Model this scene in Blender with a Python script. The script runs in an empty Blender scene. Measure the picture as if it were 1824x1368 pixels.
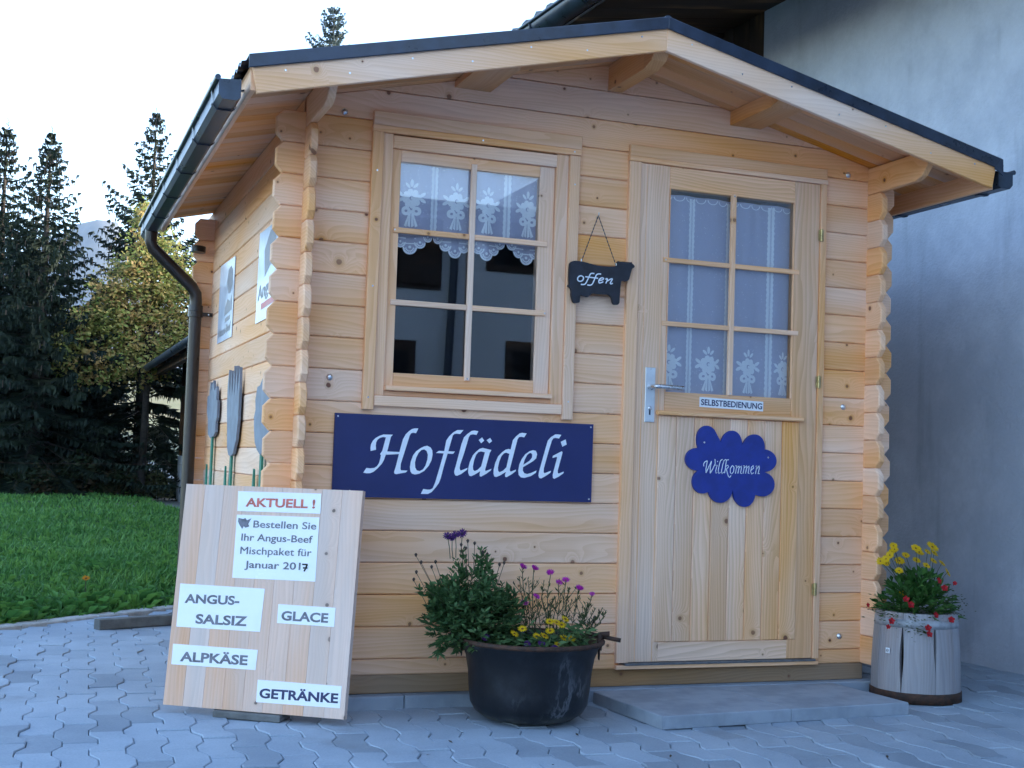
import bpy, math, random
import numpy as np
from mathutils import Vector, Matrix

random.seed(7)
rng = np.random.default_rng(11)
R = math.radians
scene = bpy.context.scene
col = scene.collection

# ------------------------------------------------------------------ camera
cam_data = bpy.data.cameras.new('camera')
cam_data.sensor_width = 36.0
cam_data.lens = 45.863
cam_data.clip_start = 0.05
cam_data.clip_end = 12000
cam = bpy.data.objects.new('camera', cam_data)
col.objects.link(cam)
RM = ((0.93647752, 0.34682276, -0.05219033), (-0.34913507, 0.93601081, -0.04459235), (0.03338507, 0.05998122, 0.99764106))
cam.matrix_world = Matrix(((RM[0][0], RM[0][2], -RM[0][1], -0.87446),
                           (RM[1][0], RM[1][2], -RM[1][1], -4.56048),
                           (RM[2][0], RM[2][2], -RM[2][1], 0.88448),
                           (0, 0, 0, 1)))
scene.camera = cam
scene.render.resolution_x, scene.render.resolution_y = 1024, 768

# ------------------------------------------------------------------ sky, sun, exposure
SUN_AZ, SUN_EL = R(98), R(17)
world = bpy.data.worlds.new('World')
scene.world = world
world.use_nodes = True
wn = world.node_tree
sky = wn.nodes.new('ShaderNodeTexSky')
sky.sky_type = 'NISHITA'
sky.sun_disc = False
sky.sun_elevation = SUN_EL
sky.sun_rotation = SUN_AZ
sky.altitude = 1400
sky.air_density = 1.0
sky.dust_density = 2.6
sky.ozone_density = 1.2
bg = wn.nodes['Background']
bg.inputs['Strength'].default_value = 0.15
wn.links.new(sky.outputs['Color'], bg.inputs['Color'])
sl = bpy.data.lights.new('sun', 'SUN')
sl.energy = 3.5
sl.angle = R(0.5)
sl.color = (1.0, 0.9, 0.76)
sun = bpy.data.objects.new('sun', sl)
col.objects.link(sun)
sd = Vector((math.sin(SUN_AZ) * math.cos(SUN_EL), math.cos(SUN_AZ) * math.cos(SUN_EL), math.sin(SUN_EL)))
sun.rotation_euler = sd.to_track_quat('Z', 'Y').to_euler()
scene.view_settings.view_transform = 'Standard'
scene.view_settings.look = 'None'
scene.view_settings.gamma = 1.0
scene.view_settings.exposure = 2.53
scene.cycles.max_bounces = 10
scene.cycles.diffuse_bounces = 6
scene.cycles.transparent_max_bounces = 24

# ------------------------------------------------------------------ object helpers
ORI = {}

def tag(o, label=None, cat=None, group=None, kind=None):
    if label: o['label'] = label
    if cat: o['category'] = cat
    if group: o['group'] = group
    if kind: o['kind'] = kind
    return o

def thing(name, loc, label, cat, group=None):
    o = bpy.data.objects.new(name, None)
    o.empty_display_size = 0.2
    o.location = loc
    col.objects.link(o)
    ORI[o.name] = Vector(loc)
    return tag(o, label, cat, group)

class MB:
    """collects faces and links them as one mesh object"""
    def __init__(self):
        self.v, self.f, self.uv, self.m, self.sm = [], [], [], [], []
    def face(self, pts, uv=None, m=0, smooth=False):
        n = len(self.v)
        self.v.extend([tuple(p) for p in pts])
        self.f.append(tuple(range(n, n + len(pts))))
        self.uv.extend(uv if uv else [(0.0, 0.0)] * len(pts))
        self.m.append(m); self.sm.append(smooth)
    def mesh(self, verts, faces, uvs=None, m=0, smooth=False):
        n = len(self.v)
        self.v.extend([tuple(p) for p in verts])
        for f in faces:
            self.f.append(tuple(n + i for i in f))
            self.uv.extend([uvs[i] for i in f] if uvs else [(0.0, 0.0)] * len(f))
            self.m.append(m); self.sm.append(smooth)
    def build(self, name, mats, parent=None, origin=None):
        if not isinstance(mats, (list, tuple)): mats = [mats]
        if parent is not None: org = ORI[parent.name]
        else: org = Vector(origin) if origin is not None else Vector((0, 0, 0))
        me = bpy.data.meshes.new(name)
        va = np.array(self.v, dtype=float) - np.array(org)
        me.from_pydata(va.tolist(), [], self.f)
        uvl = me.uv_layers.new(name='UVMap')
        uvl.data.foreach_set('uv', np.array(self.uv, dtype=np.float32).ravel())
        me.polygons.foreach_set('material_index', np.array(self.m, dtype=np.int32))
        me.polygons.foreach_set('use_smooth', np.array(self.sm, dtype=bool))
        for mt in mats: me.materials.append(mt)
        me.update()
        o = bpy.data.objects.new(name, me)
        col.objects.link(o)
        if parent is not None:
            o.parent = parent
        else:
            o.location = org
        ORI[o.name] = org
        return o

X, Y, Z = Vector((1, 0, 0)), Vector((0, 1, 0)), Vector((0, 0, 1))

def inset(poly, c):
    n = len(poly)
    a = sum(poly[i][0] * poly[(i + 1) % n][1] - poly[(i + 1) % n][0] * poly[i][1] for i in range(n))
    sgn = 1 if a > 0 else -1
    out = []
    for i in range(n):
        p0, p1, p2 = Vector(poly[i - 1]), Vector(poly[i]), Vector(poly[(i + 1) % n])
        d1, d2 = (p1 - p0).normalized(), (p2 - p1).normalized()
        n1, n2 = Vector((-d1.y, d1.x)) * sgn, Vector((-d2.y, d2.x)) * sgn
        k = 1 + n1.dot(n2)
        out.append(tuple(p1 + (n1 + n2) * (c / max(k, 0.3))))
    return out

def plate(mb, poly, O, ex, ey, th, c=0.0025, g=0, m=0, cb=True):
    """board with chamfered rim: poly lies in the plane O + a*ex + b*ey, front normal ex x ey, body behind it.
    UV are metres along the grain (axis g), with a random offset per board"""
    O, ex, ey = Vector(O), Vector(ex).normalized(), Vector(ey).normalized()
    n = ex.cross(ey)
    a = sum(poly[i][0] * poly[(i + 1) % len(poly)][1] - poly[(i + 1) % len(poly)][0] * poly[i][1] for i in range(len(poly)))
    if a < 0: poly = poly[::-1]
    ru, rv = random.uniform(0, 60), random.uniform(0, 60)
    fr = inset(poly, c) if c > 0 else poly
    rings = [(fr, 0.0), (poly, c), (poly, th - c), (fr, th)] if c > 0 else [(poly, 0.0), (poly, th)]
    if c > 0 and not cb: rings = [(fr, 0.0), (poly, c), (poly, th)]
    k = len(poly)
    V, U = [], []
    for pl, d in rings:
        for p in pl:
            V.append(O + ex * p[0] + ey * p[1] - n * d)
            U.append((p[0] + ru, p[1] + rv + d) if g == 0 else (p[1] + ru, p[0] + rv + d))
    F = [tuple(range(k))]
    for r in range(len(rings) - 1):
        for i in range(k):
            j = (i + 1) % k
            F.append((r * k + i, (r + 1) * k + i, (r + 1) * k + j, r * k + j))
    b = (len(rings) - 1) * k
    F.append(tuple(b + k - 1 - i for i in range(k)))
    mb.mesh(V, F, U, m)

def rect(x0, x1, y0, y1): return [(x0, y0), (x1, y0), (x1, y1), (x0, y1)]

def fboard(mb, x0, x1, z0, z1, y, th, g=None, c=0.002, m=0):
    """board on the front of the cabin, its face at depth y"""
    if g is None: g = 0 if (x1 - x0) > (z1 - z0) else 1
    plate(mb, rect(x0, x1, z0, z1), (0, y, 0), X, Z, th, c, g, m)

def box(mb, lo, hi, c=0.0, m=0, g=0):
    plate(mb, rect(lo[0], hi[0], lo[2], hi[2]), (0, lo[1], 0), X, Z, hi[1] - lo[1], c, g, m)

def tube(mb, pts, r, n=8, m=0, caps=True, flat=None):
    """swept round tube through pts; r may be a list"""
    pts = [Vector(p) for p in pts]
    rs = r if isinstance(r, (list, tuple)) else [r] * len(pts)
    V, F, U = [], [], []
    up = None
    L = 0.0
    ru, rv = random.uniform(0, 50), random.uniform(0, 50)
    for i, p in enumerate(pts):
        t = (pts[min(i + 1, len(pts) - 1)] - pts[max(i - 1, 0)]).normalized()
        if up is None:
            up = t.orthogonal().normalized()
        up = (up - t * up.dot(t))
        if up.length < 1e-6: up = t.orthogonal()
        up.normalize()
        w = t.cross(up)
        if i: L += (p - pts[i - 1]).length
        for k in range(n):
            a = 2 * math.pi * k / n
            d = up * (math.cos(a) * rs[i]) + w * (math.sin(a) * rs[i])
            V.append(p + d); U.append((L + ru, k / n * 6.28 * rs[i] + rv))
    for i in range(len(pts) - 1):
        for k in range(n):
            k2 = (k + 1) % n
            F.append((i * n + k, i * n + k2, (i + 1) * n + k2, (i + 1) * n + k))
    mb.mesh(V, F, U, m, True)
    if caps:
        mb.face([V[k] for k in range(n)][::-1], None, m)
        mb.face([V[(len(pts) - 1) * n + k] for k in range(n)], None, m)

def lathe(mb, prof, c, n=40, m=0, a0=0.0, a1=2 * math.pi, smooth=True):
    closed = abs(a1 - a0 - 2 * math.pi) < 1e-6
    k = n if closed else n + 1
    V, F, U = [], [], []
    for r, z in prof:
        for i in range(k):
            a = a0 + (a1 - a0) * i / n
            V.append((c[0] + r * math.cos(a), c[1] + r * math.sin(a), c[2] + z)); U.append((z, a * max(r, .05)))
    for j in range(len(prof) - 1):
        for i in range(n):
            i2 = (i + 1) % k
            F.append((j * k + i, j * k + i2, (j + 1) * k + i2, (j + 1) * k + i))
    mb.mesh(V, F, U, m, smooth)

def disc(mb, c, n, r, seg=12, m=0, dome=0.0):
    c, n = Vector(c), Vector(n).normalized()
    u = n.orthogonal().normalized(); w = n.cross(u)
    ring = [c + (u * math.cos(2 * math.pi * i / seg) + w * math.sin(2 * math.pi * i / seg)) * r for i in range(seg)]
    if dome:
        mid = [c + n * dome * .75 + (p - c) * .65 for p in ring]
        V = ring + mid + [c + n * dome]
        F = [(i, (i + 1) % seg, seg + (i + 1) % seg, seg + i) for i in range(seg)] + [(seg + i, seg + (i + 1) % seg, 2 * seg) for i in range(seg)]
        mb.mesh(V, F, None, m, True)
    else:
        mb.face(ring, None, m)

# ------------------------------------------------------------------ materials
def new_mat(name):
    mt = bpy.data.materials.new(name)
    mt.use_nodes = True
    nt = mt.node_tree
    b = nt.nodes['Principled BSDF']
    return mt, nt, b

class NT:
    def __init__(self, nt): self.nt = nt
    def n(self, t, **k):
        nd = self.nt.nodes.new(t)
        for a, v in k.items(): setattr(nd, a, v)
        return nd
    def l(self, a, b): self.nt.links.new(a, b)
    def math(self, op, a, b=None, c=None, clamp=False):
        nd = self.n('ShaderNodeMath', operation=op, use_clamp=clamp)
        for i, v in enumerate((a, b, c)):
            if v is None: continue
            if isinstance(v, (int, float)): nd.inputs[i].default_value = v
            else: self.l(v, nd.inputs[i])
        return nd.outputs[0]
    def mix(self, f, a, b, mode='MIX'):
        nd = self.n('ShaderNodeMix', data_type='RGBA', blend_type=mode)
        for s, v in ((nd.inputs[0], f), (nd.inputs[6], a), (nd.inputs[7], b)):
            if isinstance(v, (int, float)): s.default_value = v
            elif isinstance(v, tuple): s.default_value = (*v, 1) if len(v) == 3 else v
            else: self.l(v, s)
        return nd.outputs[2]
    def noise(self, vec, scale, detail=2, rough=.5, dim='3D'):
        nd = self.n('ShaderNodeTexNoise', noise_dimensions=dim)
        nd.inputs['Scale'].default_value = scale; nd.inputs['Detail'].default_value = detail; nd.inputs['Roughness'].default_value = rough
        if vec is not None: self.l(vec, nd.inputs['Vector'])
        return nd.outputs[0]
    def ramp(self, f, lo, hi, a=0.0, b=1.0):
        nd = self.n('ShaderNodeMapRange', interpolation_type='SMOOTHSTEP')
        nd.inputs[1].default_value = lo; nd.inputs[2].default_value = hi; nd.inputs[3].default_value = a; nd.inputs[4].default_value = b
        self.l(f, nd.inputs[0]); return nd.outputs[0]

def kettle_mat():
    mt, nt, b = new_mat('blackened_copper')
    N = NT(nt); tc = N.n('ShaderNodeTexCoord'); v = tc.outputs['Object']
    c = N.mix(N.ramp(N.noise(v, 6, 5, .65), .42, .75), (.008, .009, .012), (.028, .030, .037))
    mp = N.n('ShaderNodeMapping'); mp.inputs['Scale'].default_value = (9, 9, 3.2); mp.inputs['Location'].default_value = (2.3, .4, 1.1); N.l(v, mp.inputs[0])
    n1 = N.noise(mp.outputs[0], 1.0, 6, .62)
    vein = N.math('SUBTRACT', 1.0, N.ramp(N.math('ABSOLUTE', N.math('SUBTRACT', n1, .5)), .0, .035))
    patch = N.ramp(N.noise(v, 3.6, 3, .5), .48, .66)
    lime = N.math('MULTIPLY', N.math('MULTIPLY', vein, patch), .5)
    c = N.mix(lime, c, (.22, .23, .25))
    sep = N.n('ShaderNodeSeparateXYZ'); N.l(v, sep.inputs[0])
    low = N.math('MULTIPLY', N.ramp(sep.outputs[2], .05, .015), N.ramp(N.noise(v, 14, 5, .6), .35, .65))
    c = N.mix(N.math('MULTIPLY', low, .6), c, (.14, .13, .095))
    N.l(c, b.inputs['Base Color']); b.inputs['Metallic'].default_value = .25
    N.l(N.math('MULTIPLY_ADD', n1, .4, .25), b.inputs['Roughness'])
    bp = N.n('ShaderNodeBump'); bp.inputs['Strength'].default_value = .4; bp.inputs['Distance'].default_value = .004
    N.l(N.noise(v, 9, 4, .6), bp.inputs['Height']); N.l(bp.outputs[0], b.inputs['Normal'])
    return mt

def wood(name, light, dark, knot=(.17, .065, .04), knots=.4, ring=.5, tone=.22, rough=.6, grey=0.0, greyc=(.42, .42, .43), ringfreq=70):
    mt, nt, b = new_mat(name)
    N = NT(nt)
    uv = N.n('ShaderNodeUVMap', uv_map='UVMap')
    sep = N.n('ShaderNodeSeparateXYZ'); N.l(uv.outputs[0], sep.inputs[0])
    u, v = sep.outputs[0], sep.outputs[1]
    def vec(su, sv):
        c = N.n('ShaderNodeCombineXYZ'); N.l(N.math('MULTIPLY', u, su), c.inputs[0]); N.l(N.math('MULTIPLY', v, sv), c.inputs[1]); return c.outputs[0]
    vo = N.n('ShaderNodeTexVoronoi', voronoi_dimensions='2D'); vo.inputs['Scale'].default_value = 7.0
    N.l(vec(1.0, 1.0), vo.inputs['Vector'])
    dist, crand = vo.outputs['Distance'], vo.outputs['Color']
    cs = N.n('ShaderNodeSeparateColor'); N.l(crand, cs.inputs[0])
    has = N.math('LESS_THAN', cs.outputs[0], knots)
    rad = N.math('MULTIPLY_ADD', N.math('POWER', cs.outputs[1], 2.0), .055, .022)
    rel = N.math('DIVIDE', dist, rad)
    jit = N.math('MULTIPLY_ADD', N.noise(vec(60, 60), 1, 2), .5, -.25)
    rel = N.math('ADD', rel, jit)
    kmask = N.math('MULTIPLY', N.ramp(rel, 1.15, .75), has)
    kring = N.math('MULTIPLY', N.ramp(rel, 2.6, 1.0), has)
    bulge = N.math('MULTIPLY', N.math('POWER', 2.718, N.math('MULTIPLY', rel, -.55)), has)
    warp = N.noise(vec(1.1, 7), 1, 2)
    warp2 = N.noise(vec(.35, 3), 1, 1)
    ph = N.math('ADD', N.math('MULTIPLY', v, ringfreq), N.math('ADD', N.math('MULTIPLY', warp, 9.0), N.math('MULTIPLY', warp2, 16.0)))
    ph = N.math('ADD', ph, N.math('MULTIPLY', bulge, 10.0))
    rg = N.math('FRACT', ph)
    rg = N.ramp(rg, .1, 1.0)
    fine = N.noise(vec(5, 420), 1, 3, .6)
    streak = N.noise(vec(.9, 26), 1, 3, .6)
    geo = N.n('ShaderNodeNewGeometry')
    isl = geo.outputs['Random Per Island']
    f = N.math('ADD', N.math('MULTIPLY', rg, ring * .55), N.math('MULTIPLY', N.math('SUBTRACT', fine, .5), .5))
    f = N.math('ADD', f, N.math('MULTIPLY', N.math('SUBTRACT', streak, .45), .8))
    f = N.math('ADD', f, N.math('MULTIPLY', kring, .45), clamp=True)
    c = N.mix(f, light, dark)
    tn = N.math('ADD', N.math('MULTIPLY', isl, tone), N.math('MULTIPLY', N.noise(vec(.6, 5), 1, 2), tone * 1.0))
    tn = N.math('SUBTRACT', 1.0 + tone * .75, tn)
    hs = N.n('ShaderNodeHueSaturation'); N.l(c, hs.inputs['Color']); N.l(tn, hs.inputs['Value'])
    hs.inputs['Hue'].default_value = .5
    N.l(N.math('MULTIPLY_ADD', N.noise(vec(.7, 3.2), 1, 2), 1.5, .30), hs.inputs['Saturation'])
    c = hs.outputs[0]
    amb = N.math('MULTIPLY', N.ramp(N.noise(vec(.9, 4.5), 1, 3, .55), .50, .78), .42 * (1 - grey))
    c = N.mix(amb, c, (.74, .35, .125))
    if grey > 0:
        gm = N.math('MULTIPLY', N.ramp(N.noise(vec(.8, 9), 1, 4, .65), .35, .7), grey)
        c = N.mix(gm, c, greyc)
    c = N.mix(N.math('MULTIPLY', kmask, N.math('MULTIPLY_ADD', cs.outputs[2], .35, .65)), c, knot)
    N.l(c, b.inputs['Base Color'])
    b.inputs['Roughness'].default_value = rough
    b.inputs['Specular IOR Level'].default_value = .3
    bp = N.n('ShaderNodeBump'); bp.inputs['Strength'].default_value = .35; bp.inputs['Distance'].default_value = .0015
    N.l(f, bp.inputs['Height']); N.l(bp.outputs[0], b.inputs['Normal'])
    return mt

def plain(name, colr, rough=.5, metal=0.0, var=.15, scale=12, bump=0.0, bscale=60, spec=.5, c2=None, coord='Object', stretch=None, lo=.35, hi=.65):
    """procedural paint / metal / stone: base colour broken up by noise"""
    mt, nt, b = new_mat(name)
    N = NT(nt)
    tc = N.n('ShaderNodeTexCoord')
    v = tc.outputs[coord]
    if stretch:
        mp = N.n('ShaderNodeMapping'); mp.inputs['Scale'].default_value = stretch; N.l(v, mp.inputs[0]); v = mp.outputs[0]
    nz = N.noise(v, scale, 5, .6)
    if c2 is None:
        c2 = tuple(min(1, x * (1 + var)) for x in colr); c1 = tuple(x * (1 - var) for x in colr)
    else: c1 = colr
    N.l(N.mix(N.ramp(nz, lo, hi), c1, c2), b.inputs['Base Color'])
    b.inputs['Roughness'].default_value = rough
    b.inputs['Metallic'].default_value = metal
    b.inputs['Specular IOR Level'].default_value = spec
    N.l(N.math('MULTIPLY_ADD', nz, .25, rough - .12), b.inputs['Roughness'])
    if bump:
        bp = N.n('ShaderNodeBump'); bp.inputs['Strength'].default_value = bump; bp.inputs['Distance'].default_value = .004
        N.l(N.noise(v, bscale, 4, .6), bp.inputs['Height']); N.l(bp.outputs[0], b.inputs['Normal'])
    return mt

def foliage(name, c1, c2, trans=.35, rough=.55, c3=None):
    mt, nt, b = new_mat(name)
    N = NT(nt)
    geo = N.n('ShaderNodeNewGeometry')
    tc = N.n('ShaderNodeTexCoord')
    big = N.ramp(N.noise(tc.outputs['Object'], 1.6, 2), .35, .65)
    c = N.mix(geo.outputs['Random Per Island'], c1, c2)
    if c3: c = N.mix(N.math('MULTIPLY', big, N.math('GREATER_THAN', geo.outputs['Random Per Island'], .35)), c, c3)
    else: c = N.mix(N.math('MULTIPLY', big, .35), c, tuple(x * .55 for x in c1))
    N.l(c, b.inputs['Base Color']); b.inputs['Roughness'].default_value = rough; b.inputs['Specular IOR Level'].default_value = .25
    tr = N.n('ShaderNodeBsdfTranslucent'); N.l(c, tr.inputs[0])
    mx = N.n('ShaderNodeMixShader'); mx.inputs[0].default_value = trans
    N.l(b.outputs[0], mx.inputs[1]); N.l(tr.outputs[0], mx.inputs[2])
    N.l(mx.outputs[0], nt.nodes['Material Output'].inputs[0])
    return mt

PINE = wood('pine_log', (.92, .57, .365), (.67, .34, .155), knots=.46, tone=.17, ring=.55)
PINE_DRY = wood('pine_trim', (.92, .585, .385), (.69, .365, .175), knots=.14, tone=.15, ring=.6)
PINE_DOOR = wood('pine_door', (.91, .57, .365), (.60, .315, .14), knots=.30, tone=.20, ring=.75)
PINE_ROOF = wood('pine_roof', (.78, .44, .24), (.54, .24, .09), knots=.26, tone=.25)
PINE_SILL = wood('pine_sill', (.36, .235, .14), (.19, .11, .06), knots=.3, tone=.3)
BOARD_WOOD = wood('weathered_panel', (.79, .53, .40), (.60, .355, .235), knot=(.17, .12, .10), knots=.34, grey=.5, greyc=(.56, .47, .42), tone=.07)
CASK_WOOD = wood('grey_cask_wood', (.33, .315, .325), (.11, .10, .105), knot=(.05, .04, .04), knots=.2, grey=.5, greyc=(.42, .42, .45), tone=.35)
DARK_WOOD = wood('old_dark_wood', (.060, .034, .022), (.025, .014, .010), knots=.1, tone=.4)
METAL = plain('anthracite_metal', (.018, .028, .050), .30, .0, .35, 9)
GUTTER = plain('gutter_metal', (.035, .050, .075), .30, .3, .3, 7)
PIPE = plain('brown_pipe', (.022, .014, .012), .32, .0, .3, 9)
STEEL = plain('brushed_steel', (.62, .63, .65), .28, .9, .08, 30)
ALU = plain('handle_plate_metal', (.62, .65, .68), .32, .35, .06, 20)
BRASS = plain('hinge_brass', (.46, .36, .17), .35, .8, .2, 30)
BLUE = plain('navy_panel', (.009, .016, .100), .42, 0, .10, 3)
BLUE2 = plain('royal_blue_paint', (.012, .030, .235), .5, 0, .12, 16)
WHITE = plain('white_lettering', (.74, .79, .86), .5, 0, .04, 20)
PAPER = plain('laminated_paper', (.78, .80, .83), .22, 0, .03, 6)
INK = plain('grey_ink', (.075, .070, .085), .5, 0, .25, 40)
REDINK = plain('red_ink', (.52, .12, .085), .45, 0, .25, 40)
NAVYINK = plain('navy_ink', (.02, .025, .09), .5, 0, .2, 40)
BLACKINK = plain('black_marker', (.004, .004, .005), .5, 0, .1, 40)
COW = plain('black_chalkboard_paint', (.013, .014, .022), .6, 0, .3, 30)
TULIP = plain('grey_blue_paint', (.17, .20, .25), .55, 0, .18, 14)
GREEN = plain('green_paint', (.012, .19, .125), .5, 0, .2, 14)
RUST = plain('rusted_iron', (.035, .020, .014), .75, .2, .5, 40, .4, 120, c2=(.085, .038, .022))
KETTLE = kettle_mat()
CONC = plain('concrete_slab', (.235, .275, .325), .85, 0, .12, 9, .35, 160, c2=(.305, .35, .41))
KERB = plain('dark_kerb_concrete', (.13, .13, .125), .85, 0, .2, 14, .4, 140)
SOIL = plain('potting_soil', (.02, .014, .009), .95, 0, .4, 40, .8, 80)
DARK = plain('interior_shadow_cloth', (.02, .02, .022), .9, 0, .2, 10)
FLOORM = plain('cabin_floor', (.30, .20, .11), .7, 0, .2, 6)
SHEETC = plain('fibre_cement_sheet', (.12, .125, .13), .8, 0, .25, 8)

def glass_mat():
    mt, nt, b = new_mat('window_glass')
    N = NT(nt); nt.nodes.remove(b)
    tr = N.n('ShaderNodeBsdfTransparent'); tr.inputs[0].default_value = (.98, .99, .99, 1)
    gl = N.n('ShaderNodeBsdfGlossy'); gl.inputs['Roughness'].default_value = 0.012; gl.inputs[0].default_value = (.9, .94, 1, 1)
    fr = N.n('ShaderNodeFresnel'); fr.inputs[0].default_value = 1.52
    mx = N.n('ShaderNodeMixShader'); N.l(N.math('MULTIPLY', fr.outputs[0], 1.35, clamp=True), mx.inputs[0])
    N.l(tr.outputs[0], mx.inputs[1]); N.l(gl.outputs[0], mx.inputs[2])
    N.l(mx.outputs[0], nt.nodes['Material Output'].inputs[0])
    return mt
GLASS = glass_mat()

def sheer_mat(name, opac, colr):
    mt, nt, b = new_mat(name)
    N = NT(nt)
    b.inputs['Base Color'].default_value = (*colr, 1); b.inputs['Roughness'].default_value = .9
    tc = N.n('ShaderNodeTexCoord')
    tl = N.n('ShaderNodeBsdfTranslucent'); tl.inputs[0].default_value = (*colr, 1)
    m1 = N.n('ShaderNodeMixShader'); m1.inputs[0].default_value = .06
    N.l(b.outputs[0], m1.inputs[1]); N.l(tl.outputs[0], m1.inputs[2])
    tr = N.n('ShaderNodeBsdfTransparent')
    m2 = N.n('ShaderNodeMixShader')
    N.l(N.math('MULTIPLY_ADD', N.noise(tc.outputs['Object'], 300, 2), .16, opac - .08), m2.inputs[0])
    N.l(tr.outputs[0], m2.inputs[1]); N.l(m1.outputs[0], m2.inputs[2])
    N.l(m2.outputs[0], nt.nodes['Material Output'].inputs[0])
    return mt
SHEER = sheer_mat('sheer_net', .62, (.82, .79, .98))
LACE = sheer_mat('lace_thread', 1.0, (.96, .96, .98))

def stone_mat(name, c1, c2, rnd=.35):
    mt, nt, b = new_mat(name)
    N = NT(nt)
    geo = N.n('ShaderNodeNewGeometry'); tc = N.n('ShaderNodeTexCoord')
    nz = N.noise(tc.outputs['Object'], 2.2, 4, .6)
    fn = N.noise(tc.outputs['Object'], 140, 3, .7)
    c = N.mix(N.ramp(nz, .3, .7), c1, c2)
    isl = geo.outputs['Random Per Island']
    val = N.math('SUBTRACT', 1 + rnd * .3, N.math('MULTIPLY', N.math('POWER', isl, 4.0), rnd))
    val = N.math('MULTIPLY', val, N.math('MULTIPLY_ADD', fn, .5, .75))
    hs = N.n('ShaderNodeHueSaturation'); N.l(c, hs.inputs['Color']); N.l(val, hs.inputs['Value'])
    st = N.ramp(N.noise(tc.outputs['Object'], .9, 5, .65), .58, .72)
    c = N.mix(N.math('MULTIPLY', st, .45), hs.outputs[0], (.17, .165, .15))
    N.l(c, b.inputs['Base Color']); b.inputs['Roughness'].default_value = .85; b.inputs['Specular IOR Level'].default_value = .3
    bp = N.n('ShaderNodeBump'); bp.inputs['Strength'].default_value = .35; bp.inputs['Distance'].default_value = .002
    N.l(fn, bp.inputs['Height']); N.l(bp.outputs[0], b.inputs['Normal'])
    return mt
PAVER = stone_mat('concrete_paver', (.255, .31, .375), (.325, .385, .45), .34)

def plaster_mat(name, c1, c2, stain):
    mt, nt, b = new_mat(name)
    N = NT(nt); tc = N.n('ShaderNodeTexCoord')
    big = N.ramp(N.noise(tc.outputs['Object'], 1.1, 6, .68), .38, .64)
    fine = N.noise(tc.outputs['Object'], 55, 4, .65)
    mp = N.n('ShaderNodeMapping'); mp.inputs['Scale'].default_value = (3.5, 3.5, .45); N.l(tc.outputs['Object'], mp.inputs[0])
    run = N.ramp(N.noise(mp.outputs[0], 1.6, 4, .6), .55, .78)
    c = N.mix(big, c1, c2)
    c = N.mix(N.math('MULTIPLY', run, .45), c, stain)
    blot = N.ramp(N.noise(tc.outputs['Object'], .55, 4, .6), .52, .68)
    c = N.mix(N.math('MULTIPLY', blot, .40), c, stain)
    c = N.mix(N.math('MULTIPLY', fine, .22), c, stain)
    N.l(c, b.inputs['Base Color']); b.inputs['Roughness'].default_value = .92; b.inputs['Specular IOR Level'].default_value = .2
    bp = N.n('ShaderNodeBump'); bp.inputs['Strength'].default_value = .7; bp.inputs['Distance'].default_value = .008
    N.l(fine, bp.inputs['Height']); N.l(bp.outputs[0], b.inputs['Normal'])
    return mt
PLASTER = plaster_mat('rough_plaster', (.44, .48, .56), (.59, .63, .71), (.21, .235, .29))
WHITEWALL = plaster_mat('white_plaster', (.76, .76, .77), (.84, .84, .84), (.55, .55, .55))

# ------------------------------------------------------------------ lettering
_txt = {}
def text_geo(s, bold):
    key = (s, bold)
    if key in _txt: return _txt[key]
    cu = bpy.data.curves.new('lettering', 'FONT')
    cu.body = s; cu.size = 1.0; cu.offset = bold; cu.resolution_u = 4
    ob = bpy.data.objects.new('lettering', cu)
    col.objects.link(ob)
    dg = bpy.context.evaluated_depsgraph_get()
    me = ob.evaluated_get(dg).to_mesh()
    V = [tuple(v.co) for v in me.vertices]; F = [tuple(p.vertices) for p in me.polygons]
    ob.evaluated_get(dg).to_mesh_clear()
    bpy.data.objects.remove(ob); bpy.data.curves.remove(cu)
    _txt[key] = (V, F)
    return V, F

def put_text(mb, s, p0, p1, cap, O, ex, ey, lift, bold=.018, m=0, mirror=False):
    """letters of cap height `cap` standing on the line p0-p1 of the plane (O, ex, ey)"""
    V, F = text_geo(s, bold)
    xs = [v[0] for v in V]
    x0, x1 = min(xs), max(xs)
    hv = text_geo('H', bold)[0]
    ch = max(v[1] for v in hv) - min(v[1] for v in hv)
    O, ex, ey = Vector(O), Vector(ex), Vector(ey)
    n = ex.cross(ey)
    d = Vector((p1[0] - p0[0], p1[1] - p0[1])); L = d.length; d.normalize(); pn = Vector((-d.y, d.x))
    P = []
    for v in V:
        a = (v[0] - x0) / (x1 - x0) * L
        w = Vector(p0) + d * a + pn * (v[1] / ch * cap)
        P.append(O + ex * w.x + ey * w.y + n * lift)
    mb.mesh(P, F, None, m)
text_geo('H', .018)

# ================================================================== GROUND, PAVING, MEADOW, TERRAIN
def grid_sheet(name, xs, ys, zf, mat, kind='structure', origin=(0, 0, 0)):
    V = [(x, y, zf(x, y)) for y in ys for x in xs]
    nx = len(xs)
    F = [(j * nx + i, j * nx + i + 1, (j + 1) * nx + i + 1, (j + 1) * nx + i) for j in range(len(ys) - 1) for i in range(nx - 1)]
    mb = MB(); mb.mesh(V, F, None, 0, True)
    return tag(mb.build(name, mat, origin=origin), kind=kind)

GROUND = plain('bare_ground', (.17, .165, .15), .95, 0, .2, 3, .4, 60, c2=(.24, .235, .22))
MEADOWM = plain('meadow_soil', (.020, .040, .014), .95, 0, .3, 5, .6, 30, c2=(.035, .065, .02))
grid_sheet('ground', [-4200, -600, -60, -8, 0, 8, 60, 600, 4200], [-4200, -600, -60, -8, 0, 8, 60, 600, 4200], lambda x, y: -.06, GROUND)

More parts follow.
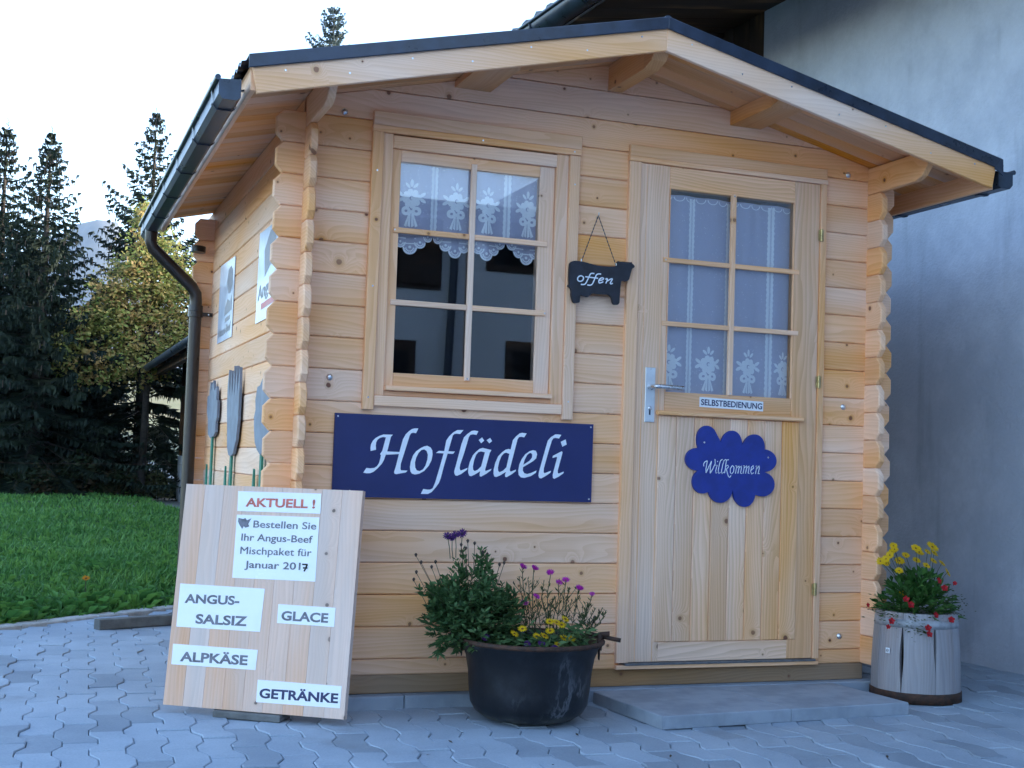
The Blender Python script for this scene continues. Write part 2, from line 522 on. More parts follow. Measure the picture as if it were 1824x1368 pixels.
EDGE_D = Vector((.755, .655)).normalized()
EDGE_P = Vector((-.535, 2.72))
EDGE_N = Vector((-EDGE_D.y, EDGE_D.x))
def edge_dist(x, y):
    return (Vector((x, y)) - EDGE_P).dot(EDGE_N)

# paving: interlocking concrete blocks with zig-zag long sides
def paving():
    mb = MB()
    W, Lp, A, gap, ch = .103, .272, .0135, .0022, .0028
    ca, sa = math.cos(R(-2.4)), math.sin(R(-2.4))
    def zig(c, t):
        ph = (t / Lp) % 1.0
        k = [(0, -1), (.14, -1), (.36, 1), (.64, 1), (.86, -1), (1.0001, -1)]
        for (a, va), (b_, vb) in zip(k, k[1:]):
            if a <= ph <= b_: return c * W + A * (va + (vb - va) * (ph - a) / (b_ - a))
        return c * W
    n_bed = []
    for c in range(-24, 52):
        for r in range(-20, 20):
            t0 = r * Lp + (Lp * .5 if c % 2 else 0)
            cx, cy = (c + .5) * W, t0 + Lp / 2
            wx, wy = cx * ca - cy * sa, cx * sa + cy * ca
            if wy < -5.2 or wy > 4.2 or wx > 3.45 + (-wy) * .06: continue
            if edge_dist(wx, wy) > -.10: continue
            if .05 < wx < 2.35 and .1 < wy < 2.3: continue
            ks = [0, .14, .36, .64, .86, 1.0]
            sh = .5 if c % 2 else 0
            brk = sorted(set([round(k, 3) for k in [0, 1] + [x for x in [(k + s - sh) for k in ks for s in (0, 1)] if 0 < x < 1]]))
            left = [(zig(c, t0 + b_ * Lp) + gap / 2, t0 + b_ * Lp) for b_ in brk]
            right = [(zig(c + 1, t0 + b_ * Lp) - gap / 2, t0 + b_ * Lp) for b_ in brk]
            left[0] = (left[0][0], left[0][1] + gap / 2); right[0] = (right[0][0], right[0][1] + gap / 2)
            left[-1] = (left[-1][0], left[-1][1] - gap / 2); right[-1] = (right[-1][0], right[-1][1] - gap / 2)
            poly = right + left[::-1]
            dz = random.gauss(0, .0016); tx, ty = random.gauss(0, .010), random.gauss(0, .006)
            k = len(poly)
            out, inn = [], []
            for (px, py) in poly:
                ix = px + (cx - px) * (ch / (W * .5)); iy = py + (cy - py) * (ch / (Lp * .5))
                for (qx, qy, qz, lst) in ((px, py, -ch, out), (ix, iy, 0, inn)):
                    z = dz + (qx - cx) * tx + (qy - cy) * ty + qz
                    lst.append((qx * ca - qy * sa, qx * sa + qy * ca, z))
            low = [(p[0], p[1], -.03) for p in out]
            V = inn + out + low
            F = [tuple(range(k))]
            for i in range(k):
                j = (i + 1) % k
                F.append((i, k + i, k + j, j)); F.append((k + i, 2 * k + i, 2 * k + j, k + j))
            mb.mesh(V, F)
    return tag(mb.build('pavement', PAVER), kind='structure')
paving()
sand = plain('joint_sand', (.16, .16, .155), .95, 0, .3, 30)
mb = MB(); mb.face([(-4, -6, -.016), (3.9, -6, -.016), (3.6, 4.6, -.016), (-4, 4.6, -.016)]); tag(mb.build('paving_bed', sand), kind='structure')
# pavement behind the photographer, towards the farmhouse
mb = MB(); mb.face([(-30, -12.3, -.04), (30, -12.3, -.04), (30, -5.0, -.04), (-30, -5.0, -.04)]); tag(mb.build('yard', plain('yard_paving', (.34, .35, .36), .9, 0, .15, 2)), kind='structure')
# pale edging strip between paving and meadow
mb = MB()
EDG = plain('pale_edging', (.46, .46, .45), .9, 0, .15, 20, .4, 120)
for i in range(-6, 7):
    L0 = EDGE_P + EDGE_D * (i * .5) - EDGE_N * .10
    plate(mb, rect(.002, .498, 0, .085), (L0.x, L0.y, .012), (EDGE_D.x, EDGE_D.y, 0), (EDGE_N.x, EDGE_N.y, 0), .06, .006)
tag(mb.build('edging_strip', EDG), kind='structure')

def mz(x, y):
    d = edge_dist(x, y)
    e = min(max(d, 0) / .6, 1.0)
    return -.012 + .03 * e + .016 * e * math.sin(x * 3.1 + y * 1.7) + .02 * e * math.sin(x * 1.1 - y * .9)
def meadow():
    V, F = [], []
    na, nb = 44, 60
    for j in range(nb):
        d = -.012 + 34 * (j / (nb - 1)) ** 2.2
        for i in range(na):
            s = -16 + 26 * i / (na - 1)
            p = EDGE_P + EDGE_D * s + EDGE_N * d
            V.append((p.x, p.y, mz(p.x, p.y)))
    for j in range(nb - 1):
        for i in range(na - 1):
            F.append((j * na + i, j * na + i + 1, (j + 1) * na + i + 1, (j + 1) * na + i))
    mb = MB(); mb.mesh(V, F, None, 0, True)
    return tag(mb.build('meadow', MEADOWM), kind='structure')
meadow()

GRASS = foliage('grass_blades', (.05, .15, .035), (.12, .29, .065), .32, c3=(.15, .31, .06))
def grass():
    n = 52000
    az = np.radians(rng.uniform(-4.5, 13.5, n) - 5.0)
    D = 6.2 * (26 / 6.2) ** rng.random(n)
    x = -.874 + D * np.sin(az); y = -4.56 + D * np.cos(az)
    ed = (x - EDGE_P.x) * EDGE_N.x + (y - EDGE_P.y) * EDGE_N.y
    k = (ed > -.025 - .07 * rng.random(n) ** 3) & ~((x > -.2) & (x < 2.7) & (y < 2.6)) & ~((x > 1.2) & (y > 11.5))
    x, y, D, ed = x[k], y[k], D[k], ed[k]
    n = len(x)
    z = np.array([mz(a, b) for a, b in zip(x, y)])
    h = rng.uniform(.04, .11, n) * (1 + .25 * np.sin(x * 5) * np.sin(y * 3)) * np.clip(.6 + ed, .6, 1)
    w = rng.uniform(.0025, .006, n) * np.clip(D / 7, 1, 3.4)
    th = rng.uniform(0, 2 * np.pi, n)
    le = rng.uniform(.1, .8, n) * h
    dx, dy = np.cos(th), np.sin(th)
    V = np.zeros((n, 5, 3))
    for i, (s, wd) in enumerate(((0, 1), (0, -1), (.55, .8), (.55, -.8), (1, 0))):
        V[:, i, 0] = x + dx * le * s * s - dy * w * wd
        V[:, i, 1] = y + dy * le * s * s + dx * w * wd
        V[:, i, 2] = z + h * s * (1 - .15 * s)
    base = (np.arange(n) * 5)[:, None]
    q = (base + np.array([0, 1, 3, 2])).tolist(); t = (base + np.array([2, 3, 4])).tolist()
    V = V.reshape(-1, 3).tolist()
    F = q + t
    # broad weed leaves
    m = 4600
    az = np.radians(rng.uniform(-9, 8, m)); D = 6.5 * (17 / 6.5) ** (rng.random(m) ** 1.5)
    for a, d in zip(az, D):
        px, py = -.874 + d * math.sin(a), -4.56 + d * math.cos(a)
        e = edge_dist(px, py)
        if e < -.01 or (-.2 < px < 2.7 and py < 2.6): continue
        zz = mz(px, py)
        big = 1.25 if e < .35 else 1.0
        for _ in range(4):
            t_ = random.uniform(0, 6.28); L = random.uniform(.035, .085) * big; wd = L * random.uniform(.10, .24); up = random.uniform(.3, 1.3)
            ux, uy = math.cos(t_), math.sin(t_)
            b = len(V)
            V.extend([(px, py, zz), (px + ux * L * .5 - uy * wd, py + uy * L * .5 + ux * wd, zz + L * up * .7),
                      (px + ux * L * .5 + uy * wd, py + uy * L * .5 - ux * wd, zz + L * up * .7), (px + ux * L, py + uy * L, zz + L * up * .75)])
            F.append([b, b + 1, b + 3]); F.append([b, b + 3, b + 2])
    mb = MB(); mb.v = V; mb.f = [tuple(f) for f in F]
    mb.uv = [(0, 0)] * sum(len(f) for f in F); mb.m = [0] * len(F); mb.sm = [False] * len(F)
    return tag(mb.build('grass', GRASS), 'lush green meadow grass and weeds behind the paving', 'grass', kind='stuff')
grass()

# far terrain: unseen shoulder added at the right to shade the valley, sunny hillside, mountain
HILLM = plain('sunny_hillside', (.10, .12, .045), .95, 0, .4, .02, 0, c2=(.20, .17, .09))
def fbm(x, y, s):
    v = 0
    for o in range(5):
        k = s * 2 ** o
        v += math.sin(x * k * 1.3 + 2.1 * o + math.sin(y * k * .9 + o)) * math.cos(y * k * 1.1 - 1.7 * o + math.sin(x * k * .7)) / 2 ** o
    return v
grid_sheet('sun_blocking_ridge', [170 + 25 * i for i in range(14)], [-420 + 40 * i for i in range(18)],
           lambda x, y: max(-1, 95 * math.exp(-((x - 300) / 95) ** 2) * (1 - max(0, (y - 120) / 240) ** 2) + 4 * fbm(x, y, .02)), HILLM)
grid_sheet('hillside', [-260 + 16 * i for i in range(44)], [70 + 18 * i for i in range(40)],
           lambda x, y: -1 + .045 * max(0, y - 75) + .00003 * max(0, y - 75) ** 2 + 2.5 * fbm(x, y, .03) * min(1, (y - 70) / 120), HILLM)
MTM = plain('mountain_rock', (.026, .032, .042), .95, 0, .3, .006, 0, c2=(.085, .085, .085))
def mtz(x, y):
    dx = (x - 150) / 430; rdg = math.exp(-abs(dx) * (1.35 if dx > 0 else .55))
    return max(-5, (560 * rdg * math.exp(-((y - 3150) / 560) ** 2)) + 55 * fbm(x, y, .0045) * rdg)
grid_sheet('mountain', [-1500 + 45 * i for i in range(80)], [2100 + 45 * i for i in range(40)], mtz, MTM)
mb = MB(); mb.face([(-3.5, 20.4, .03), (-.75, 21.0, .03), (-.75, 22.2, .03), (-3.5, 22.0, .03)])
tag(mb.build('path', plain('gravel_path', (.36, .36, .35), .95, 0, .15, 8)), kind='structure')

# traced lettering and outlines, metres in the plane of their sign
SIGN_GLYPHS = [[[[0.281,0.9086],[0.2799,0.9195],[0.2816,0.9327],[0.2874,0.945],[0.2972,0.9553],[0.3105,0.9635],[0.3261,0.9692],[0.3603,0.9696],[0.3537,0.9619],[0.3422,0.9096],[0.3372,0.8973],[0.331,0.8773],[0.3236,0.8638],[0.3084,0.8469],[0.2942,0.8344],[0.282,0.8292],[0.2686,0.8286],[0.2573,0.8305],[0.2678,0.8479],[0.2813,0.8468],[0.297,0.8488],[0.3058,0.8545],[0.3133,0.8657],[0.3172,0.8812],[0.3196,0.8945],[0.3158,0.8983],[0.3235,0.91],[0.3352,0.9589],[0.3242,0.9598],[0.313,0.9563],[0.3042,0.949],[0.3001,0.94],[0.299,0.929],[0.3005,0.9136]],None],[[[0.4547,0.9962],[0.4468,0.9783],[0.4356,0.9799],[0.4277,0.9769],[0.4234,0.969],[0.3941,0.866],[0.3937,0.8472],[0.3962,0.8429],[0.4203,0.8425],[0.4137,0.8356],[0.3785,0.8285],[0.3727,0.8301],[0.3702,0.8355],[0.3762,0.8566],[0.3878,0.91],[0.3986,0.9547],[0.4083,0.9728],[0.4193,0.9843],[0.4305,0.9926],[0.4408,0.9957]],None],[[[0.341,0.9089],[0.389,0.9083],[0.3882,0.9012],[0.3381,0.8969]],None],[[[0.4907,0.9347],[0.5038,0.9285],[0.5104,0.9187],[0.5122,0.9031],[0.509,0.8829],[0.4993,0.8626],[0.4827,0.8432],[0.4645,0.8327],[0.4485,0.8291],[0.4368,0.8323],[0.4308,0.8406],[0.4285,0.856],[0.4306,0.8738],[0.4388,0.8985],[0.4498,0.9133],[0.4656,0.9249],[0.4792,0.9321]],[[0.4796,0.921],[0.4891,0.9157],[0.4943,0.9025],[0.4931,0.8847],[0.4866,0.8622],[0.4778,0.8486],[0.4653,0.842],[0.4548,0.8446],[0.4487,0.8544],[0.4468,0.8721],[0.4507,0.89],[0.4593,0.908],[0.4693,0.9184]]],[[[0.6271,0.9971],[0.6146,0.9819],[0.6015,0.983],[0.5921,0.9811],[0.5864,0.9752],[0.57,0.9118],[0.5566,0.8621],[0.5465,0.8193],[0.5402,0.8013],[0.5291,0.7854],[0.5135,0.7673],[0.4998,0.7603],[0.4732,0.7601],[0.4817,0.7781],[0.4957,0.7762],[0.5085,0.7765],[0.5176,0.7818],[0.5261,0.8032],[0.5425,0.8639],[0.5557,0.9158],[0.5624,0.9564],[0.5724,0.9713],[0.5872,0.9865],[0.6034,0.9961]],None],[[[0.5243,0.9096],[0.5357,0.9178],[0.5969,0.9172],[0.5901,0.9084]],None],[[[0.6848,0.9949],[0.6781,0.981],[0.6649,0.9828],[0.6542,0.9806],[0.6486,0.972],[0.6329,0.9139],[0.6191,0.8707],[0.6173,0.8572],[0.6199,0.8494],[0.6247,0.8495],[0.648,0.8592],[0.6459,0.8524],[0.624,0.836],[0.6089,0.8293],[0.6017,0.8303],[0.5974,0.8387],[0.5971,0.8465],[0.6017,0.8635],[0.6211,0.945],[0.6296,0.9701],[0.6422,0.983],[0.6585,0.995],[0.6703,0.9972]],None],[[[0.6872,0.9628],[0.7,0.9728],[0.7088,0.9613],[0.6972,0.9512]],None],[[[0.7179,0.9633],[0.7313,0.9722],[0.7396,0.9607],[0.7291,0.9519]],None],[[[0.7038,0.9344],[0.7382,0.9277],[0.7321,0.9173],[0.7163,0.8556],[0.7177,0.8493],[0.7407,0.8586],[0.7392,0.8529],[0.7217,0.8399],[0.7017,0.8285],[0.6961,0.8297],[0.6953,0.8381],[0.6974,0.8483],[0.6763,0.8353],[0.6623,0.8288],[0.655,0.8313],[0.6506,0.8424],[0.6505,0.8582],[0.6556,0.8809],[0.6665,0.906],[0.678,0.9188],[0.6919,0.9306]],[[0.7128,0.9184],[0.7003,0.8664],[0.6876,0.8536],[0.6759,0.8481],[0.6697,0.8531],[0.6681,0.8655],[0.672,0.8881],[0.6796,0.9087],[0.6876,0.918],[0.6971,0.9211]]],[[[0.8754,0.9944],[0.8661,0.9791],[0.855,0.981],[0.8453,0.9795],[0.8395,0.9701],[0.8278,0.9205],[0.8129,0.8585],[0.8144,0.8517],[0.8181,0.8506],[0.8378,0.8587],[0.8363,0.8523],[0.8209,0.8405],[0.8006,0.829],[0.7957,0.8307],[0.7947,0.8375],[0.7982,0.8489],[0.7749,0.8346],[0.7606,0.8288],[0.7533,0.8306],[0.7493,0.8407],[0.7495,0.8566],[0.7551,0.8817],[0.7651,0.9048],[0.7791,0.92],[0.7933,0.9307],[0.8053,0.9339],[0.8139,0.9326],[0.8212,0.9671],[0.8329,0.9813],[0.8472,0.9933],[0.8569,0.996]],[[0.8092,0.9158],[0.7993,0.866],[0.7864,0.8531],[0.7733,0.8471],[0.7675,0.8514],[0.7661,0.8639],[0.7706,0.8867],[0.7784,0.9063],[0.7877,0.9169],[0.7961,0.9199]]],[[[0.9035,0.933],[0.9147,0.9304],[0.92,0.919],[0.9169,0.9029],[0.9049,0.8921],[0.8651,0.868],[0.8648,0.8554],[0.8708,0.8464],[0.882,0.8433],[0.8966,0.8472],[0.9197,0.8575],[0.9175,0.8489],[0.897,0.8357],[0.8726,0.8287],[0.8579,0.8301],[0.849,0.839],[0.8465,0.8549],[0.8501,0.8778],[0.8591,0.8987],[0.872,0.9163],[0.8888,0.9283]],[[0.8952,0.9223],[0.9004,0.9161],[0.8995,0.9046],[0.8901,0.8928],[0.866,0.8772],[0.8703,0.8945],[0.8795,0.9131],[0.8879,0.9207]]],[[[1.0154,0.9945],[1.0069,0.9803],[0.9925,0.9821],[0.9838,0.9801],[0.9779,0.9718],[0.9656,0.9298],[0.9491,0.8671],[0.9484,0.8521],[0.9522,0.8481],[0.978,0.8582],[0.9758,0.8506],[0.9563,0.8374],[0.9393,0.8284],[0.9318,0.8298],[0.9282,0.8389],[0.9297,0.8527],[0.955,0.9479],[0.9617,0.9712],[0.9737,0.9844],[0.9908,0.995],[1.0008,0.9958]],None],[[[0.9826,0.9061],[0.9836,0.9142],[1.0193,0.9328],[1.0226,0.9294],[1.0209,0.9201],[1.0054,0.8595],[1.0063,0.8503],[1.0096,0.8485],[1.0306,0.8568],[1.0283,0.8498],[1.0112,0.8377],[0.9927,0.8285],[0.9869,0.8313],[0.9855,0.8428],[0.9892,0.859],[1.0013,0.9079],[0.9992,0.9113]],None],[[[1.0138,0.968],[1.0336,0.978],[1.0385,0.959],[1.0212,0.9498]],None]]
WELCOME_STROKES = [[[1.6178,0.8943],[1.6167,0.9037],[1.6218,0.9117],[1.6323,0.9167]],[[1.6331,0.9167],[1.6278,0.8868],[1.6283,0.8688]],[[1.6283,0.8688],[1.64,0.8934],[1.6515,0.9157]],[[1.6515,0.9157],[1.6463,0.8889],[1.6469,0.8678]],[[1.6469,0.8678],[1.6597,0.8893],[1.6681,0.9068],[1.6667,0.9241]],[[1.6665,0.9005],[1.6772,0.9008],[1.6706,0.8786],[1.6727,0.8685],[1.6779,0.8726]],[[1.678,0.9174],[1.6786,0.9134]],[[1.6998,0.9244],[1.691,0.9186],[1.6861,0.9011],[1.6822,0.879],[1.6852,0.8681],[1.6922,0.873]],[[1.7159,0.9249],[1.7071,0.9199],[1.7013,0.9016],[1.6966,0.8762],[1.6995,0.8677],[1.7065,0.8742]],[[1.7276,0.9237],[1.7178,0.9218],[1.7163,0.9099],[1.7111,0.8704]],[[1.7157,0.8973],[1.7255,0.9023],[1.7283,0.8961],[1.7187,0.8863],[1.7227,0.8723],[1.7285,0.8582],[1.734,0.8537],[1.74,0.8617]],[[1.7453,0.9013],[1.7527,0.8952],[1.7513,0.8778],[1.7426,0.8681],[1.7362,0.8727],[1.7366,0.89],[1.7453,0.9013]],[[1.7589,0.9002],[1.7651,0.9019],[1.7596,0.8702]],[[1.7645,0.8924],[1.776,0.9015],[1.7761,0.8959],[1.7705,0.8705]],[[1.7753,0.8927],[1.7869,0.901],[1.7862,0.8931],[1.7822,0.8724],[1.7876,0.871]],[[1.7932,0.9012],[1.7995,0.903],[1.794,0.8711]],[[1.7988,0.8935],[1.8104,0.9025],[1.8105,0.897],[1.8048,0.8714]],[[1.8097,0.8938],[1.8213,0.9021],[1.8206,0.8941],[1.8166,0.8734],[1.8221,0.8719]],[[1.8309,0.8849],[1.8416,0.8947],[1.8395,0.9042],[1.8314,0.8976],[1.8283,0.88],[1.8331,0.8699],[1.842,0.8757]],[[1.8506,0.8998],[1.8559,0.9039],[1.8504,0.8711]],[[1.8544,0.8903],[1.8669,0.9034],[1.868,0.8971],[1.8622,0.8715],[1.8695,0.8733]]]
OPEN_STROKES = [[[1.0651,1.5993],[1.0733,1.5948],[1.0736,1.5864],[1.0667,1.5792],[1.0576,1.5776],[1.0509,1.5817],[1.0511,1.5902],[1.057,1.5968],[1.0651,1.5993]],[[1.1187,1.6117],[1.1095,1.6119],[1.1034,1.6095],[1.0986,1.6016],[1.0938,1.5908],[1.0862,1.5752],[1.0803,1.5681],[1.0722,1.5661],[1.0641,1.5664]],[[1.1464,1.6121],[1.1351,1.6116],[1.1281,1.6078],[1.1233,1.5979],[1.1166,1.5814],[1.1108,1.5705],[1.1028,1.5661],[1.0906,1.5661]],[[1.0814,1.5969],[1.1346,1.5951]],[[1.139,1.5869],[1.1512,1.5898],[1.1583,1.5951],[1.153,1.5984],[1.1439,1.5949],[1.138,1.5859],[1.1403,1.5776],[1.1475,1.5791],[1.1566,1.5836]],[[1.1655,1.5938],[1.1737,1.5963],[1.1676,1.5779]],[[1.1719,1.5867],[1.1882,1.5966],[1.1944,1.5961],[1.1865,1.5822],[1.1888,1.5777],[1.1969,1.5811]]]
COW_OUTLINE = [[1.0168,1.6386],[1.0199,1.6467],[1.0281,1.6528],[1.0466,1.6553],[1.0772,1.6532],[1.1115,1.6467],[1.1389,1.6436],[1.1733,1.6434],[1.2008,1.646],[1.2127,1.6505],[1.215,1.6554],[1.214,1.6664],[1.218,1.669],[1.2244,1.6664],[1.2416,1.6688],[1.2556,1.6678],[1.2713,1.6682],[1.274,1.67],[1.2767,1.6638],[1.2838,1.6597],[1.2881,1.6537],[1.2859,1.6487],[1.2772,1.6448],[1.2725,1.6285],[1.2679,1.609],[1.2647,1.5992],[1.2545,1.5921],[1.2422,1.5942],[1.2335,1.5951],[1.2311,1.5838],[1.2294,1.5615],[1.2292,1.5441],[1.228,1.5266],[1.2271,1.5012],[1.2071,1.4991],[1.2011,1.5041],[1.1961,1.521],[1.1888,1.5331],[1.1766,1.5369],[1.1424,1.5343],[1.1184,1.5372],[1.1083,1.5333],[1.0985,1.5215],[1.0917,1.5201],[1.0848,1.5236],[1.0661,1.5253],[1.0639,1.5205],[1.0623,1.5078],[1.062,1.4969],[1.0502,1.4944],[1.0384,1.4942],[1.0331,1.5025],[1.0282,1.5178],[1.0262,1.527],[1.0276,1.5364],[1.0249,1.5472],[1.0197,1.552],[1.0135,1.5556],[1.0133,1.5603],[1.0187,1.5623],[1.0159,1.5855],[1.0164,1.6105]]
PETALS = [[1.6334,0.9942,0.0482,0.0602,-12.0],[1.7395,0.9787,0.048,0.0606,8.0],[1.8405,0.9729,0.0496,0.0563,22.0],[1.8868,0.925,0.0598,0.0455,0.0],[1.8838,0.8308,0.0561,0.0485,0.0],[1.802,0.8014,0.051,0.0622,-8.0],[1.6954,0.8105,0.0547,0.0571,12.0],[1.616,0.8355,0.0454,0.0477,15.0],[1.5918,0.921,0.054,0.0446,0.0],[1.7413,0.9087,0.134,0.1164,0.0]]

# ================================================================== LOG CABIN
W0, D0 = 2.404, 2.40          # outer width and depth
P, ZA = .114, .17             # log height, first front joint
SLOPE, APEX = .234, 2.445
XC = W0 / 2
def soffit(x): return APEX - SLOPE * abs(x - XC)

cabin = thing('log_cabin', (XC, 1.2, 0), 'small blond log cabin with white barge boards, window, door and dark roof beside the barn', 'log cabin')
NOTCH = .027
def log_poly(a, b, z0, z1, la, lb):
    """front outline of one log from a to b; la / lb: cut the corners of that end"""
    p = []
    p += [(a + NOTCH * .9, z0), ] if la else [(a, z0)]
    p += [(b - NOTCH * .9, z0), (b, z0 + NOTCH)] if lb else [(b, z0)]
    p += [(b, z1 - NOTCH), (b - NOTCH * .9, z1)] if lb else [(b, z1)]
    p += [(a + NOTCH * .9, z1), (a, z1 - NOTCH), (a, z0 + NOTCH)] if la else [(a, z1)]
    return p

def log_row(mb, O, ex, a, b, z0, z1, cuts, la=True, lb=True):
    if la: a += random.uniform(-.005, .004)
    if lb: b += random.uniform(-.004, .005)
    segs = [(a, b)]
    for c0, c1, y0, y1 in cuts:
        if y1 - .01 > z0 and y0 + .01 < z1:
            ns = []
            for s0, s1 in segs:
                if c0 > s0: ns.append((s0, min(s1, c0)))
                if c1 < s1: ns.append((max(s0, c1), s1))
            segs = [s for s in ns if s[1] - s[0] > .005]
    for s0, s1 in segs:
        plate(mb, log_poly(s0, s1, z0, z1, la and s0 == a and z1 - z0 > .1, lb and s1 == b and z1 - z0 > .1), O, ex, Z, .028, .0042)

WIN = (.262, 1.037, 1.08, 2.08)
DOOR = (1.285, 2.150, .05, 2.11)
def front_rows(mb, y, cuts):
    O = (0, y, 0)
    log_row(mb, O, X, -.103, W0 + .103, .113, ZA - .0018, cuts)
    for k in range(17):
        log_row(mb, O, X, -.103, W0 + .103, ZA + P * k, ZA + P * (k + 1) - .0018, cuts)
    for k in (17, 18, 19):
        z0 = ZA + P * k; z1 = min(z0 + P - .0018, APEX - .004)
        pts = []
        hi = lambda x: soffit(x) - .001
        xs0 = max(0, XC - (APEX - z0) / SLOPE); xs1 = min(W0, XC + (APEX - z0) / SLOPE)
        xt0 = max(0, XC - (APEX - z1) / SLOPE); xt1 = min(W0, XC + (APEX - z1) / SLOPE)
        pts = [(xs0, z0), (xs1, z0)]
        if xs1 == W0 and hi(W0) > z0: pts.append((W0, min(z1, hi(W0))))
        if xt1 - xt0 > .02: pts += [(xt1, z1), (xt0, z1)]
        else: pts.append((XC, APEX - .003))
        if xs0 == 0 and hi(0) > z0: pts.append((0, min(z1, hi(0))))
        plate(mb, pts, O, X, Z, .028, .0034)
mb = MB(); front_rows(mb, 0, [WIN, DOOR]); mb.build('front_wall', PINE, cabin)
mb = MB(); front_rows(mb, D0 - .028, []); mb.build('back_wall', PINE, cabin)
for nm, x, ex in (('side_wall', 0.0, (0, -1, 0)), ('side_wall', W0 - .028, (0, -1, 0))):
    mb = MB()
    for k in range(17):
        log_row(mb, (x, 0, 0), ex, -(D0 + .103), .103, .113 + P * k, .113 + P * (k + 1) - .0018, [])
    # eave log carried forward as a bracket
    zt = soffit(x if x == 0 else W0) - .002
    z0 = .113 + P * 17
    pts = [(-(D0 + .30), z0), (.31, z0), (.355, z0 + .016), (.392, z0 + .058), (.402, zt), (-(D0 + .30), zt)]
    plate(mb, pts, (x, 0, 0), ex, Z, .028, .003)
    mb.build(nm, PINE, cabin)
# sill beams
mb = MB()
for x0, x1 in ((.012, 1.1), (1.101, 2.392)):
    fboard(mb, x0, x1, .047, .1125, .004, .06)
plate(mb, rect(-2.39, -.07, .047, .1125), (.004, 0, 0), (0, -1, 0), Z, .05)
plate(mb, rect(-2.39, -.07, .047, .1125), (2.345, 0, 0), (0, -1, 0), Z, .05)
mb.build('sill_beam', PINE_SILL, cabin)
mb = MB(); box(mb, (.03, .066, .085), (2.37, 2.37, .108)); mb.build('floor', FLOORM, cabin)

# roof: boards, barge boards, purlins, sheet, metal trim, gutters
L_END, R_END = -.262, 2.666
YF, YB = -.417, 2.52
ca, sa = math.cos(math.atan(SLOPE)), math.sin(math.atan(SLOPE))
mb = MB()
for side in (-1, 1):
    half = (XC - L_END) / ca
    y = YF
    while y < YB - .02:
        y1 = min(y + .092, YB)
        O = (XC, 0, APEX)
        if side < 0: plate(mb, rect(0.001, half, y + .0008, y1 - .0008), O, (-ca, 0, -sa), Y, .018, .003, 0, 0)
        else: plate(mb, rect(0.001, half, -y1 + .0008, -y - .0008), O, (ca, 0, -sa), -Y, .018, .003, 0, 0)
        y = y1
mb.build('roof_boards', PINE_ROOF, cabin)
for side in (-1, 1):
    mb = MB()
    e = L_END if side < 0 else R_END
    so = soffit(e)
    pts = [(XC, APEX - .072), (XC, APEX + .018), (e, so + .018), (e - side * .018, so - .074)]
    plate(mb, pts, (0, YF - .0195, 0), X, Z, .0185, .002)
    for q in range(7):
        xx = XC + side * (.1 + 1.3 * q / 6.2)
        disc(mb, (xx, YF - .0205, soffit(xx) - .012 - .03 * (q % 2)), (0, -1, 0), .0035, 8, 1)
    mb.build('barge_board', [PINE_DRY, STEEL], cabin)
    # eave fascia board
    mb = MB()
    plate(mb, rect(YF, YB, -.074, .016) if side > 0 else rect(-YB, -YF, -.060, .016), (e - side * (-.001), 0, so - .001), Y if side > 0 else -Y, Z, .018, .002)
    mb.build('fascia_board', PINE_DRY, cabin)
for cx, wd, zb in ((.62, .14, 2.267), (XC * 2 - .62, .14, 2.267), (XC, .058, 2.337)):
    mb = MB()
    # profile in YZ, front end chamfered from below; top follows the soffit
    x0, x1 = cx - wd / 2, cx + wd / 2
    ys = [(-.405, .052), (-.375, .018), (-.31, 0), (D0 + .3, 0)]
    for (ya, da), (yb, db) in zip(ys, ys[1:]):
        c = [[(x, y, zb + d) for y, d in ((ya, da), (yb, db))] for x in (x0, x1)]
        t = [[(x, y, soffit(x) - .0015) for y in (ya, yb)] for x in (x0, x1)]
        u = lambda pts: [(p[1] + 7.3 + cx, p[0] + p[2]) for p in pts]
        for f in ([c[0][0], c[0][1], c[1][1], c[1][0]], [t[0][0], t[0][1], c[0][1], c[0][0]], [c[1][0], c[1][1], t[1][1], t[1][0]]):
            mb.face(f, u(f))
    fr = [(x0, -.405, zb + .052), (x1, -.405, zb + .052), (x1, -.405, soffit(x1) - .0015), (x0, -.405, soffit(x0) - .0015)]
    if cx == XC: fr = fr[:2] + [fr[2], (XC, -.405, APEX - .002), fr[3]]
    mb.face(fr, [(p[2] + 3, p[0]) for p in fr])
    mb.build('purlin', PINE_ROOF, cabin)
mb = MB()
for side in (-1, 1):
    n = 176
    half = (XC - L_END) + .035
    for j, dz in ((0, 0.0),):
        V, F = [], []
        for i in range(n + 1):
            y = YF - .02 + (YB + .05 - YF) * i / n
            w = .009 * math.cos(2 * math.pi * y / .076)
            for s in (0.0, 1.0):
                x = XC + side * half * s
                V.append((x, y, APEX + .032 + w - SLOPE * half * s)); 
            for s in (1.0,):
                x = XC + side * half * s
                V.append((x, y, APEX + .026 + w - SLOPE * half * s))
        for i in range(n):
            a = i * 3
            F.append((a, a + 1, a + 4, a + 3)); F.append((a + 1, a + 2, a + 5, a + 4))
        mb.mesh(V, F, None, 0, True)
mb.build('roof_sheet', METAL, cabin)
